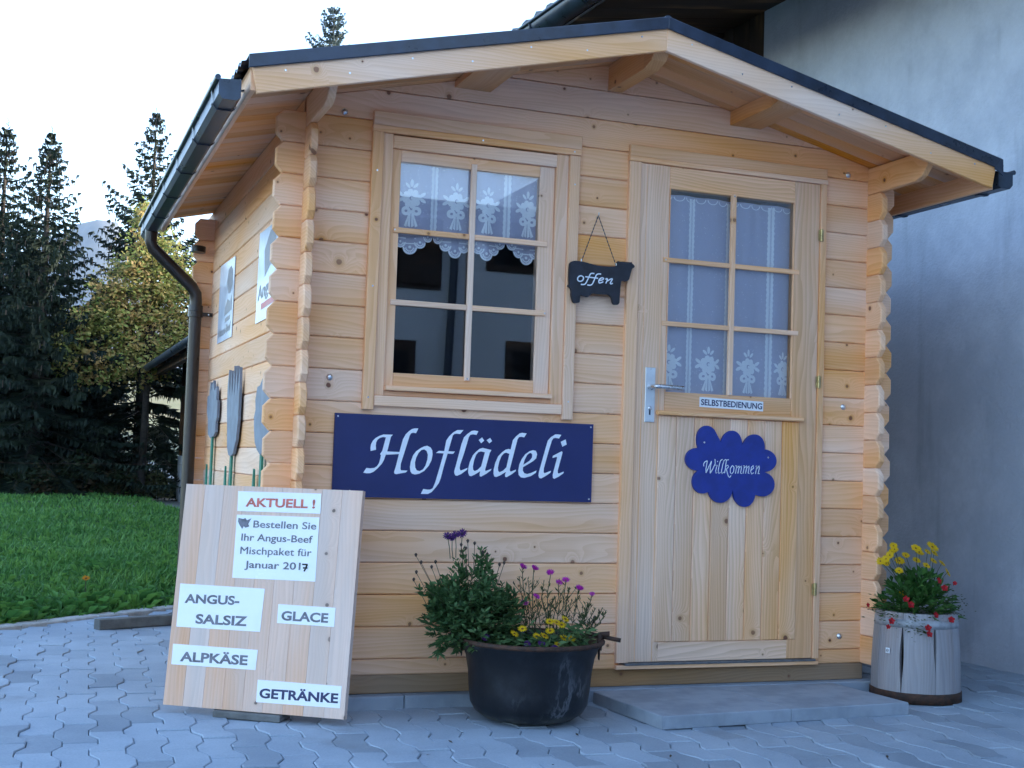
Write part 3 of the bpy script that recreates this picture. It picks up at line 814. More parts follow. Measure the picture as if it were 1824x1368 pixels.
for side in (-1, 1):
    mb = MB()
    e = L_END - .012 if side < 0 else R_END + .012
    so = soffit(e)
    pts = [(XC, APEX + .006), (XC, APEX + .050), (e, so + .050), (e, so + .006)]
    plate(mb, pts, (0, YF - .030, 0), X, Z, .0085, .002)
    # top flange over the sheet
    V = [(XC, YF - .028, APEX + .0505), (XC, YF + .10, APEX + .0505), (e, YF + .10, so + .0505), (e, YF - .028, so + .0505)]
    V += [(x, y, z - .004) for x, y, z in V]
    mb.mesh(V, [(0, 1, 2, 3), (7, 6, 5, 4), (0, 4, 5, 1), (1, 5, 6, 2), (2, 6, 7, 3), (3, 7, 4, 0)])
    if side > 0:   # trim end hangs a little over the gutter
        plate(mb, [(e - .03, so + .006), (e + .01, so - .02), (e + .014, so - .018), (e + .012, so + .045), (e - .001, so + .05)], (0, YF - .0315, 0), X, Z, .005, .001)
    mb.build('roof_trim', METAL, cabin)
for x in (1.06, 1.47, 2.37):
    mb = MB(); disc(mb, (x, YF + .03, soffit(x) + .0505), (0, 0, 1), .009, 10, 0, .009)
    mb.build('roof_screw', STEEL, cabin)
mb = MB()
tube(mb, [(XC, YF - .026, APEX + .040), (XC, YB + .02, APEX + .040)], .016, 10)
mb.build('ridge_cap', METAL, cabin)

def gutter(xi, s, zt, name):
    """box gutter along the eave: inner edge xi, opens away in direction s"""
    mb = MB()
    prof = [(.0, .0), (.0, -.058), (.012, -.068), (.056, -.068), (.070, -.052), (.070, -.004)]
    y0, y1 = YF - .01, YB + .03
    for (a, za), (b_, zb) in zip(prof, prof[1:]):
        n = Vector((zb - za, a - b_)).normalized() * .0025
        f = [(xi + s * a, y0, zt + za), (xi + s * b_, y0, zt + zb), (xi + s * b_, y1, zt + zb), (xi + s * a, y1, zt + za)]
        mb.face(f if s > 0 else f[::-1])
        f2 = [(p[0] - s * .003 * (1 if a > .05 and b_ > .05 else 0) + s * .003 * (1 if a < .005 and b_ < .005 else 0), p[1], p[2] + .003) for p in f]
        mb.face(f2[::-1] if s > 0 else f2)
    for y in (y0, y1):
        mb.face([(xi + s * a, y, zt + z) for a, z in prof], None, 0)
    tube(mb, [(xi + s * .074, y0 - .002, zt), (xi + s * .074, y1, zt)], .0095, 10)
    g = mb.build(name, GUTTER, cabin)
    return g
so = soffit(L_END)
GZ = 2.068
gutter(L_END - .030, -1, GZ, 'gutter')
gutter(R_END + .020, 1, GZ + .036, 'gutter')
for s, xi in ((-1, L_END - .030), (1, R_END + .020)):
    for y in (-.30, .22, .76, 1.30, 1.84, 2.38):
        mb = MB(); gz_ = GZ if s < 0 else GZ + .036
        pr = [(-.028, .002), (-.004, -.004), (-.004, -.060), (.010, -.073), (.057, -.073), (.0745, -.054), (.076, .004), (.080, .014)]
        for (a, za), (b_, zb) in zip(pr, pr[1:]):
            V = [(xi + s * a, y, gz_ + za), (xi + s * b_, y, gz_ + zb), (xi + s * b_, y + .022, gz_ + zb), (xi + s * a, y + .022, gz_ + za)]
            V += [(x - s * .0 , yy, z + .0035) for x, yy, z in V]
            mb.mesh(V, [(0, 1, 2, 3), (7, 6, 5, 4), (0, 4, 5, 1), (1, 5, 6, 2), (2, 6, 7, 3), (3, 7, 4, 0)])
        mb.build('gutter_bracket', METAL, cabin)
mb = MB()
gx = L_END - .066
tube(mb, [(gx, 2.30, GZ - .055), (gx, 2.30, GZ - .115), (gx + .012, 2.30, GZ - .150), (-.112, 2.31, 1.735), (-.090, 2.312, 1.700), (-.086, 2.315, 1.655), (-.086, 2.315, .25), (-.10, 2.30, .06)], .031, 16)
for z in (1.66, GZ - .10): tube(mb, [(-.087 if z < 2 else gx, 2.315 if z < 2 else 2.30, z - .05), (-.086 if z < 2 else gx, 2.316 if z < 2 else 2.30, z - .02)], .0375, 16)
mb.build('downpipe', PIPE, cabin)
mb = MB()
tube(mb, [(-.086, 2.315, 1.58), (-.086, 2.315, 1.61)], .0385, 16)
box(mb, (-.06, 2.30, 1.585), (.0, 2.31, 1.605))
disc(mb, (-.02, 2.299, 1.595), (0, -1, 0), .006, 8, 1, .004)
mb.build('pipe_clip', [PIPE, STEEL], cabin)

# ---------------- window
win = MB()
fboard(win, .242, .283, 1.056, 2.063, -.022, .0215)
fboard(win, 1.014, 1.057, 1.052, 2.061, -.022, .0215)
fboard(win, .240, 1.060, 2.063, 2.086, -.025, .0245)
fboard(win, .244, 1.062, 2.0865, 2.138, -.021, .0205)
fboard(win, .285, 1.0125, 1.071, 1.1085, -.018, .0175)
o = win.build('window_casing', PINE_DRY, cabin)
win = MB()
fboard(win, .2835, .3215, 1.109, 2.0625, -.010, .06)
fboard(win, .9645, 1.0135, 1.109, 2.0625, -.010, .06)
fboard(win, .322, .964, 2.012, 2.058, -.012, .06)
fboard(win, .322, .966, 1.1095, 1.127, -.004, .05)
plate(win, rect(.3225, .9640, -.034, .03), (0, 0, 1.145), X, Y, .017, .002)
window = win.build('window', PINE_DRY, cabin)
win = MB()
fboard(win, .3225, .357, 1.146, 2.011, .004, .04)
fboard(win, .903, .9635, 1.146, 2.011, .004, .04)
fboard(win, .3575, .9025, 1.968, 2.011, .0045, .04)
fboard(win, .3575, .9025, 1.146, 1.194, .0045, .04)
win.build('sash', PINE_DRY, window)
win = MB()
fboard(win, .6265, .6475, 1.179, 1.987, -.006, .0165)
fboard(win, .337, .6262, 1.704, 1.724, -.004, .0145)
fboard(win, .6478, .939, 1.704, 1.724, -.004, .0145)
fboard(win, .335, .6262, 1.440, 1.460, -.004, .0145)
fboard(win, .6478, .938, 1.440, 1.460, -.004, .0145)
win.build('muntin', PINE_DRY, window)
win = MB(); box(win, (.353, .0125, 1.190), (.907, .0165, 1.972)); win.build('pane', GLASS, window)

# ---------------- door
door = MB()
fboard(door, 1.268, 1.3175, .137, 2.0695, -.018, .075)
fboard(door, 2.1385, 2.166, .137, 2.0695, -.018, .075)
fboard(door, 1.266, 2.168, 2.07, 2.0885, -.022, .07)
fboard(door, 1.268, 2.166, 2.089, 2.134, -.018, .0175)
fboard(door, 1.266, 2.162, .1135, .1285, -.024, .09)
door.build('door_frame', PINE_DRY, cabin)
mb = MB(); box(mb, (1.30, -.030, .1288), (2.145, .03, .1365), .001); mb.build('door_threshold', plain('threshold_metal', (.16, .17, .18), .5, .5, .2, 30), cabin)
door = MB()
fboard(door, 1.3185, 1.4465, .138, 2.0685, -.010, .04)
fboard(door, 2.0195, 2.1375, .138, 2.0685, -.010, .04)
fboard(door, 1.447, 2.019, 1.980, 2.0685, -.0085, .04)
fboard(door, 1.447, 2.019, 1.104, 1.180, -.0085, .04)
fboard(door, 1.4235, 2.0425, .138, .2125, -.0082, .04)
plate(door, [(1.410, 1.088), (2.067, 1.088), (2.067, 1.1045), (1.410, 1.1045)], (0, -.034, 0), X, Z, .024, .003)
# a grooved bead along each stile
for x in (1.345, 1.418): fboard(door, x, x + .0035, .14, 2.06, -.0112, .003, 1, 0)
leaf = door.build('door', PINE_DOOR, cabin)
door = MB()
nb = 8
for i in range(nb):
    a = 1.4235 + (2.058 - 1.4235) * i / nb
    fboard(door, a + .0006, a + (2.058 - 1.4235) / nb - .0006, .213, 1.0875, -.013, .02, 1, .0035)
door.build('plank_panel', PINE_DOOR, leaf)
door = MB()
fboard(door, 1.7235, 1.7445, 1.178, 1.988, -.016, .0175)
fboard(door, 1.424, 1.7232, 1.687, 1.706, -.014, .0155)
fboard(door, 1.7448, 2.043, 1.687, 1.706, -.014, .0155)
fboard(door, 1.426, 1.7232, 1.437, 1.456, -.014, .0155)
fboard(door, 1.7448, 2.044, 1.437, 1.456, -.014, .0155)
for a in (1.4475, 2.0155): fboard(door, a, a + .003, 1.1805, 1.9795, -.0115, .012, 1, 0)
door.build('muntin', PINE_DRY, leaf)
mb = MB(); box(mb, (1.442, .0035, 1.174), (2.024, .0075, 1.984)); mb.build('pane', GLASS, leaf)
mb = MB()
plate(mb, rect(1.360, 1.402, 1.058, 1.270), (0, -.0165, 0), X, Z, .006, .0015, 0, 0)
for z in (1.064, 1.264):
    disc(mb, (1.381, -.0168, z), (0, -1, 0), .0035, 8, 1, .001)
disc(mb, (1.381, -.0170, 1.112), (0, -1, 0), .0085, 14, 1, .004)
plate(mb, rect(1.3775, 1.3845, 1.086, 1.108), (0, -.0172, 0), X, Z, .001, 0, 0, 2)
plt = mb.build('handle_plate', [ALU, STEEL, METAL], leaf)
mb = MB()
tube(mb, [(1.381, -.016, 1.195), (1.381, -.024, 1.195)], .0125, 16)
tube(mb, [(1.381, -.02, 1.195), (1.381, -.052, 1.195), (1.385, -.061, 1.195), (1.394, -.064, 1.195), (1.50, -.064, 1.193)], .0088, 12)
mb.build('handle', STEEL, leaf)
for z in (1.856, 1.253, .414):
    mb = MB()
    tube(mb, [(2.140, -.021, z - .025), (2.140, -.021, z - .001)], .0065, 10)
    tube(mb, [(2.140, -.021, z + .001), (2.140, -.021, z + .025)], .0065, 10)
    box(mb, (2.128, -.0185, z - .022), (2.152, -.0165, z + .022))
    mb.build('hinge', BRASS, cabin)
for x, z in ((.139, 2.123), (.124, 1.165), (2.274, 1.158), (2.278, 2.126), (2.275, .222)):
    mb = MB(); disc(mb, (x, -.0005, z), (0, -1, 0), .0125, 16, 0, .009)
    mb.build('bolt_head', STEEL, cabin)
for x, z in ((.262, 1.92), (.262, 1.50), (.262, 1.10), (1.036, 1.95), (1.036, 1.60), (1.036, 1.12), (.66, 2.075), (1.03, 2.075), (.34, 1.714), (.935, 1.45), (.637, 1.186)):
    mb = MB(); disc(mb, (x, -.0253 if z > 2.06 else (-.0225 if x < .3 or x > 1 else -.0063), z), (0, -1, 0), .0034, 8); mb.build('screw', STEEL, cabin)
for x, z in ((1.734, 1.977), (1.734, 1.186), (1.434, 1.696)):
    mb = MB(); disc(mb, (x, -.0165, z), (0, -1, 0), .0034, 8); mb.build('screw', STEEL, leaf)
# added dark screen, not a real room divider, keeps the inside dark
mb = MB(); box(mb, (.06, 1.35, .11), (2.34, 1.37, 2.15)); mb.build('darkening_screen', DARK, cabin)

# ================================================================== CURTAINS
def ell(cx, cz, rx, rz, rot=0.0, n=12):
    c, s = math.cos(rot), math.sin(rot)
    return [(cx + rx * math.cos(t) * c - rz * math.sin(t) * s, cz + rx * math.cos(t) * s + rz * math.sin(t) * c) for t in [2 * math.pi * i / n for i in range(n)]]

class Lace:
    def __init__(self, mb, fold): self.mb, self.fold, self.k = mb, fold, 0
    def poly(self, pts, m=1):
        self.k = (self.k + 1) % 12
        d = .0010 + self.k * .00012
        self.mb.face([(x, self.fold(x) - d, z) for x, z in pts], None, m)
    def ring(self, o, i, m=1):
        self.k = (self.k + 1) % 12
        d = .0010 + self.k * .00012
        n = len(o)
        for a in range(n):
            b = (a + 1) % n
            self.mb.face([(x, self.fold(x) - d, z) for x, z in (o[a], o[b], i[b], i[a])], None, m)
    def rose(self, cx, cz, s=1.0, sq=1.0):
        s *= 1.1
        q = lambda dx, dz: (cx + dx * s * sq, cz + dz * s)
        for i in range(8):
            a = i * math.pi / 4 + .2
            x, z = q(.0235 * math.cos(a), .0235 * math.sin(a) - .002)
            self.poly(ell(x, z, .0112 * s * sq, .0112 * s, 0, 10))
        x, z = q(0, 0)
        self.ring(ell(x, z, .0165 * s * sq, .0165 * s, 0, 14), ell(x, z, .0075 * s * sq, .0075 * s, 0, 14))
        self.poly(ell(x + .002 * s, z - .001 * s, .0055 * s * sq, .0055 * s, 0, 8))
        for dx, dz, rx, rz, ro in ((0, .051, .0062, .0135, 0), (-.0145, .043, .0055, .0115, .75), (.0145, .043, .0055, .0115, -.75),
                                   (-.040, .010, .0065, .0135, .9), (-.041, -.008, .007, .013, 2.1), (.040, .012, .0065, .0135, -.9), (.041, -.007, .007, .013, -2.1)):
            x, z = q(dx, dz)
            self.poly(ell(x, z, rx * s * sq, rz * s, ro, 10))
        for sg in (-1, 1):
            x, z = q(sg * .0195, -.044)
            self.ring(ell(x, z, .0175 * s * sq, .0155 * s, -sg * .35, 16), ell(x - sg * .001, z, .0058 * s * sq, .0042 * s, -sg * .35, 16))
            for a0, a1 in ((.004, .0115), (.015, .025)):
                p = [q(sg * a0 * .25, -.050), q(sg * (a0 * .25 + .004), -.050), q(sg * a1, -.094), q(sg * (a1 - .0095), -.099)]
                self.poly(p if sg > 0 else p[::-1])
        x, z = q(0, -.046)
        self.poly(ell(x, z, .005 * s, .006 * s, 0, 8))
    def braid(self, x, z0, z1, w=.0085):
        n = int((z1 - z0) / .0105)
        for i in range(n):
            za, zb = z0 + (z1 - z0) * i / n, z0 + (z1 - z0) * (i + 1) / n
            k = w * (1.0 if i % 2 else 1.22); k2 = w * (1.22 if i % 2 else 1.0)
            for a, b_ in ((-1, -.24), (.24, 1)):
                self.poly([(x + a * (k if a < -.5 else w), za), (x + b_ * (k if b_ > .5 else w), za), (x + b_ * (k2 if b_ > .5 else w), zb), (x + a * (k2 if a < -.5 else w), zb)])
        for dx in (-.0011, .0013): self.poly([(x + dx - .0006, z0), (x + dx + .0006, z0), (x + dx + .0006, z1), (x + dx - .0006, z1)])
    def dots(self, x0, x1, z0, z1, n):
        for _ in range(n):
            x, z = random.uniform(x0, x1), random.uniform(z0, z1)
            self.poly(ell(x, z, .0016, .0016, 0, 5))

def sheer(mb, x0, x1, top, botf, fold, nx, nz):
    V, F = [], []
    for j in range(nz + 1):
        for i in range(nx + 1):
            x = x0 + (x1 - x0) * i / nx
            zb = botf(x)
            V.append((x, fold(x), zb + (top - zb) * j / nz))
    for j in range(nz):
        for i in range(nx):
            a = j * (nx + 1) + i
            F.append((a, a + 1, a + nx + 2, a + nx + 1))
    mb.mesh(V, F, None, 0, True)

# window valance, scalloped below
SC = [(.409, 1.0), (.583, 1.0), (.705, .85), (.870, .95)]
lobes = []
for c, q in SC:
    lobes += [(c, 1.660, .026), (c - .036 * q, 1.679, .022), (c + .036 * q, 1.679, .022), (c - .066 * q, 1.702, .019), (c + .066 * q, 1.702, .019)]
def valance_bottom(x):
    z = 1.705
    for c, zc, r in lobes:
        d = abs(x - c)
        if d < r: z = min(z, zc - math.sqrt(r * r - d * d))
    return z
vf = lambda x: .034 + .006 * math.sin(x * 52) + .004 * math.sin(x * 23 + 1)
mb = MB()
sheer(mb, .335, .925, 2.02, valance_bottom, vf, 160, 10)
Lc = Lace(mb, vf)
for i, (c, q) in enumerate(SC):
    Lc.rose(c + (.0, .0, .0, .0)[i], 1.843 + .004 * (i % 2), 1.0, .9)
for x in (.497, .784): Lc.braid(x, 1.725, 2.01, .012)
for c, zc, r in lobes:
    o = [(c + r * math.cos(t), zc + r * math.sin(t)) for t in np.linspace(math.pi * .97, math.pi * 2.03, 12)]
    for rr0, rr1 in ((1.0, .76), (.58, .44)):
        for t0, t1 in zip(np.linspace(math.pi, 2 * math.pi, 12), np.linspace(math.pi, 2 * math.pi, 12)[1:]):
            Lc.poly([(c + r * rr1 * math.cos(t0), zc + r * rr1 * math.sin(t0)), (c + r * rr0 * math.cos(t0), zc + r * rr0 * math.sin(t0)),
                     (c + r * rr0 * math.cos(t1), zc + r * rr0 * math.sin(t1)), (c + r * rr1 * math.cos(t1), zc + r * rr1 * math.sin(t1))])
    for t in np.linspace(math.pi * 1.1, math.pi * 1.9, 8):
        a = [(c + r * .56 * math.cos(t - .1), zc + r * .56 * math.sin(t - .1)), (c + r * .8 * math.cos(t - .06), zc + r * .8 * math.sin(t - .06)), (c + r * .8 * math.cos(t + .06), zc + r * .8 * math.sin(t + .06)), (c + r * .56 * math.cos(t + .1), zc + r * .56 * math.sin(t + .1))]
        Lc.poly(a)
    Lc.poly(ell(c, zc + r * .05, r * .22, r * .22, 0, 8))
    x0, x1 = c - r * .95, c + r * .95
    Lc.poly([(x0, zc + .012), (x1, zc + .012), (x1, zc + .016), (x0, zc + .016)])
Lc.dots(.35, .91, 1.74, 2.0, 130)
tag(mb.build('valance', [SHEER, LACE], origin=(.63, .05, 2.0)), 'short lace curtain with roses and scalloped hem inside the square window', 'curtain', 'lace curtains with rose motifs')

df = lambda x: .027 + .007 * math.sin(x * 44 + .6) + .004 * math.sin(x * 19)
mb = MB()
sheer(mb, 1.43, 2.035, 1.965, lambda x: 1.165, df, 120, 14)
Lc = Lace(mb, df)
for x in (1.565, 1.742, 1.925): Lc.braid(x, 1.175, 1.955, .0125)
for c, q in ((1.480, .85), (1.652, .95), (1.835, .95), (2.000, .85)): Lc.rose(c, 1.300, 1.0, q)
for i in range(12):
    c = 1.455 + i * .050
    for t0, t1 in zip(np.linspace(math.pi, 2 * math.pi, 9), np.linspace(math.pi, 2 * math.pi, 9)[1:]):
        for ra, rb in ((.023, .019),):
            Lc.poly([(c + rb * math.cos(t0), 1.958 + rb * .8 * math.sin(t0)), (c + ra * math.cos(t0), 1.958 + ra * .8 * math.sin(t0)), (c + ra * math.cos(t1), 1.958 + ra * .8 * math.sin(t1)), (c + rb * math.cos(t1), 1.958 + rb * .8 * math.sin(t1))])
Lc.dots(1.45, 2.02, 1.2, 1.93, 330)
tag(mb.build('door_curtain', [SHEER, LACE], origin=(1.73, .05, 1.96)), 'long lace curtain with rose motifs inside the glazed cabin door', 'curtain', 'lace curtains with rose motifs')

# ================================================================== SIGNS ON THE FRONT
def concave(mb, pts, y, th, m=0, m_side=None):
    """flat cut-out of any outline in the XZ plane, face at depth y"""
    a = sum(pts[i][0] * pts[(i + 1) % len(pts)][1] - pts[(i + 1) % len(pts)][0] * pts[i][1] for i in range(len(pts)))
    if a < 0: pts = pts[::-1]
    k = len(pts)
    mb.face([(x, y, z) for x, z in pts], None, m)
    mb.face([(x, y + th, z) for x, z in pts][::-1], None, m)
    for i in range(k):
        j = (i + 1) % k
        mb.face([(pts[i][0], y, pts[i][1]), (pts[i][0], y + th, pts[i][1]), (pts[j][0], y + th, pts[j][1]), (pts[j][0], y, pts[j][1])], None, m if m_side is None else m_side)
def area(p): return sum(p[i][0] * p[(i + 1) % len(p)][1] - p[(i + 1) % len(p)][0] * p[i][1] for i in range(len(p)))
def smooth_loop(p, it=1):
    for _ in range(it):
        q = []
        for i in range(len(p)):
            a, b = p[i], p[(i + 1) % len(p)]
            q += [(a[0] * .75 + b[0] * .25, a[1] * .75 + b[1] * .25), (a[0] * .25 + b[0] * .75, a[1] * .25 + b[1] * .75)]
        p = q
    return p
def glyph(mb, outer, inner, y, th, m=0):
    o = outer if area(outer) > 0 else outer[::-1]
    if inner is None:
        concave(mb, o, y, th, m); return
    i = inner if area(inner) < 0 else inner[::-1]
    # keyhole: join nearest points
    best = min(((o[a][0] - i[b][0]) ** 2 + (o[a][1] - i[b][1]) ** 2, a, b) for a in range(len(o)) for b in range(len(i)))
    _, a, b = best
    pts = o[:a + 1] + i[b:] + i[:b + 1] + o[a:]
    mb.face([(x, y, z) for x, z in pts], None, m)

sign = thing('shop_sign', (.647, -.012, .89), 'wide navy blue sign reading Hoflädeli under the cabin window', 'sign')
mb = MB()
plate(mb, rect(.147, 1.1475, .743, 1.0395), (0, -.012, 0), X, Z, .0105, .001)
mb.build('panel', BLUE, sign)
mb = MB()
for k, (o_, i_) in enumerate(SIGN_GLYPHS):
    o_ = [tuple(p) for p in o_]; i_ = [tuple(p) for p in i_] if i_ else None
    glyph(mb, o_, i_, -.0132 - .00008 * (k % 3), .0004)
mb.build('lettering', WHITE, sign)
for x in (.158, 1.137):
    for z in (.755, 1.028):
        mb = MB(); disc(mb, (x, -.0122, z), (0, -1, 0), .0035, 10, 0, .002); mb.build('screw', STEEL, sign)

cow = thing('cow_sign', (1.15, -.05, 1.66), 'black cow-shaped sign reading offen hanging from a chain', 'sign')
mb = MB(); concave(mb, smooth_loop([tuple(p) for p in COW_OUTLINE]), -.042, .013); mb.build('board', COW, cow)
mb = MB()
for s in OPEN_STROKES:
    pts = [Vector((x, -.0425, z)) for x, z in s]
    if len(pts) > 2:
        q = []
        for i in range(len(pts) - 1):
            p0, p1, p2, p3 = pts[max(i - 1, 0)], pts[i], pts[i + 1], pts[min(i + 2, len(pts) - 1)]
            for t in (0, .25, .5, .75):
                q.append(.5 * ((2 * p1) + (p2 - p0) * t + (2 * p0 - 5 * p1 + 4 * p2 - p3) * t * t + (3 * p1 - p0 - 3 * p2 + p3) * t ** 3))
        pts = q + [pts[-1]]
    n0 = len(mb.v); tube(mb, pts, .0026, 6)
    for i in range(n0, len(mb.v)):
        x, y, z = mb.v[i]; mb.v[i] = (x, -.0425 + (y + .0425) * .3, z)
mb.build('lettering', WHITE, cow)
mb = MB()
for a in ((1.0659, 1.6585), (1.2113, 1.6535)):
    p0, p1 = Vector((a[0], -.037, a[1] - .004)), Vector((1.1398, -.016, 1.841))
    n = 26
    for i in range(n):
        c0, c1 = p0.lerp(p1, i / n), p0.lerp(p1, (i + 1.12) / n)
        tube(mb, [c0, c1], .0011 if i % 2 else .0021, 5)
    tube(mb, [(a[0], -.037, a[1] - .008), (a[0], -.037, a[1] + .006)], .0022, 6, 1)
mb.build('chain', [METAL, STEEL], cow)
mb = MB(); tube(mb, [(1.1398, -.001, 1.838), (1.1398, -.018, 1.838), (1.1398, -.021, 1.842), (1.1398, -.021, 1.852)], .002, 8); mb.build('hook', STEEL, cow)

flower = thing('welcome_sign', (1.742, -.02, .9), 'blue flower-shaped wooden sign reading Willkommen on the door panel', 'sign')
def petal_outline():
    cx, cz = 1.742, .897
    out = []
    for i in range(220):
        th = 2 * math.pi * i / 220
        dx, dz = math.cos(th), math.sin(th)
        best = .02
        for px, pz, rx, rz, rot in PETALS[:-1] + [PETALS[-1][:2] + [PETALS[-1][2] * .62, PETALS[-1][3] * .48, 0]]:
            c, s = math.cos(R(-rot)), math.sin(R(-rot))
            ox, oz = cx - px, cz - pz
            ax, az = (ox * c + oz * s) / rx, (-ox * s + oz * c) / rz
            bx, bz = (dx * c + dz * s) / rx, (-dx * s + dz * c) / rz
            A, B, C_ = bx * bx + bz * bz, 2 * (ax * bx + az * bz), ax * ax + az * az - 1
            dsc = B * B - 4 * A * C_
            if dsc > 0: best = max(best, (-B + math.sqrt(dsc)) / (2 * A))
        out.append((cx + dx * best, cz + dz * best))
    return out
mb = MB(); concave(mb, petal_outline(), -.026, .011); mb.build('board', BLUE2, flower)
mb = MB()
for s in WELCOME_STROKES:
    pts = [Vector((x, -.0264, z)) for x, z in s]
    n0 = len(mb.v); tube(mb, pts, .0019, 6)
    for i in range(n0, len(mb.v)):
        x, y, z = mb.v[i]; mb.v[i] = (x, -.0264 + (y + .0264) * .3, z)
mb.build('lettering', WHITE, flower)
for x, z in ((1.618, .988), (1.908, .938)):
    mb = MB(); disc(mb, (x, -.0262, z), (0, -1, 0), .004, 8, 0, .002); mb.build('screw', STEEL, flower)

sb = thing('self_service_label', (1.745, -.0087, 1.145), 'white strip reading SELBSTBEDIENUNG below the door glass', 'label')
mb = MB(); plate(mb, [(1.601, 1.1275), (1.889, 1.122), (1.889, 1.161), (1.601, 1.1665)], (0, -.0098, 0), X, Z, .001, 0); mb.build('paper', PAPER, sb)
mb = MB(); put_text(mb, 'SELBSTBEDIENUNG', (1.607, 1.1355), (1.884, 1.1305), .024, (0, -.0098, 0), X, Z, .0006, .022); mb.build('lettering', NAVYINK, sb)

# ================================================================== LEFT SIDE WALL: POSTERS, WOODEN TULIPS
def side_plate(mb, pts, x, th, m=0):
    """cut-out in the YZ plane of the side wall, face at x looking to -X; pts are (y, z)"""
    p = [(-y, z) for y, z in pts]
    if area(p) < 0: p = p[::-1]
    k = len(p)
    mb.face([(x, -a, z) for a, z in p], None, m)
    mb.face([(x + th, -a, z) for a, z in p][::-1], None, m)
    for i in range(k):
        j = (i + 1) % k
        mb.face([(x, -p[i][0], p[i][1]), (x + th, -p[i][0], p[i][1]), (x + th, -p[j][0], p[j][1]), (x, -p[j][0], p[j][1])], None, m)
PAPERB = plain('blueish_poster_paper', (.56, .63, .74), .2, 0, .04, 5)
INKB = plain('poster_dark_print', (.12, .12, .15), .4, 0, .3, 30)
po = thing('poster', (-.004, 1.8, 1.62), 'pale poster with a dark animal picture high on the side wall near the downpipe', 'poster')
mb = MB(); side_plate(mb, [(2.045, 1.425), (1.56, 1.425), (1.55, 1.80), (2.035, 1.815)], -.005, .003); mb.build('paper', PAPERB, po)
mb = MB()
side_plate(mb, [(1.78, 1.70), (1.74, 1.76), (1.66, 1.77), (1.60, 1.74), (1.60, 1.67), (1.66, 1.64), (1.72, 1.645)], -.0058, .0006)
side_plate(mb, [(1.82, 1.585), (1.74, 1.62), (1.66, 1.60), (1.60, 1.625), (1.59, 1.555), (1.83, 1.545)], -.0058, .0006)
side_plate(mb, [(1.80, 1.51), (1.64, 1.515), (1.64, 1.535), (1.80, 1.53)], -.0058, .0006)
put_text(mb, 'Natura-Beef', (-2.00, 1.452), (-1.60, 1.462), .040, (-.0052, 0, 0), (0, -1, 0), Z, .0008, .02)
mb.build('print', INKB, po)
po = thing('poster', (-.004, .62, 1.60), 'pale poster with Angus lettering and a red stripe behind the cabin corner logs', 'poster')
mb = MB(); side_plate(mb, [(.885, 1.424), (.40, 1.424), (.395, 1.79), (.865, 1.80)], -.005, .003); mb.build('paper', PAPERB, po)
mb = MB()
side_plate(mb, [(.73, 1.71), (.60, 1.775), (.48, 1.76), (.46, 1.64), (.60, 1.63), (.70, 1.60)], -.0058, .0006)
put_text(mb, 'Angus', (-.85, 1.515), (-.48, 1.530), .060, (-.0052, 0, 0), (0, -1, 0), Z, .0008, .02)
mb.build('print', INKB, po)
mb = MB(); side_plate(mb, [(.76, 1.470), (.44, 1.475), (.44, 1.500), (.76, 1.495)], -.0058, .0006); mb.build('red_stripe', plain('poster_red', (.5, .05, .06), .4, 0, .1, 20), po)

def tulip(yc, head, zstem, label, leaf=True):
    t = thing('wooden_flower', (-.012, yc, .15), label, 'garden decoration', 'wooden flowers against the side wall')
    mb = MB(); side_plate(mb, head, -.022, .012); mb.build('flower_head', TULIP, t)
    mb = MB(); side_plate(mb, [(yc - .022, .12), (yc + .022, .12), (yc + .022, zstem), (yc - .022, zstem)], -.020, .009); mb.build('stem', GREEN, t)
    if leaf:
        for s in (-1, 1):
            mb = MB(); side_plate(mb, [(yc + s * .02, .30), (yc + s * .09, .46), (yc + s * .155, .62 + .2 * (s > 0)), (yc + s * .165, .825 if s > 0 else .64), (yc + s * .19, .70 if s > 0 else .55), (yc + s * .15, .45), (yc + s * .06, .28)], -.0195 - .0003 * s, .008)
            mb.build('leaf', GREEN, t)
    return t
tulip(1.97, [(2.01, .955), (2.10, .975), (2.125, 1.05), (2.175, 1.09), (2.18, 1.165), (2.11, 1.172), (2.085, 1.235), (2.045, 1.19), (1.985, 1.24), (1.93, 1.185), (1.855, 1.205), (1.84, 1.14), (1.795, 1.13), (1.80, 1.05), (1.835, 1.03), (1.83, .985), (1.88, .965)],
      .99, 'grey wooden flower on a green stem nearest the downpipe')
tulip(1.31, [(1.31, .868), (1.37, .878), (1.415, .91), (1.44, .99), (1.475, 1.10), (1.482, 1.19), (1.455, 1.262), (1.412, 1.135), (1.380, 1.255), (1.335, 1.125), (1.300, 1.272), (1.260, 1.125), (1.220, 1.268), (1.182, 1.135), (1.142, 1.258), (1.122, 1.15), (1.125, 1.03), (1.16, .94), (1.23, .882)],
      .90, 'grey wooden tulip with five pointed prongs on a green stem')
tulip(.52, [(.60, .90), (.66, .93), (.69, .98), (.705, 1.03), (.675, 1.06), (.69, 1.10), (.655, 1.15), (.59, 1.155), (.52, 1.19), (.45, 1.155), (.39, 1.14), (.35, 1.09), (.37, 1.05), (.335, 1.0), (.37, .94), (.44, .90), (.52, .88)],
      .91, 'grey wooden flower half hidden behind the scalloped corner logs')

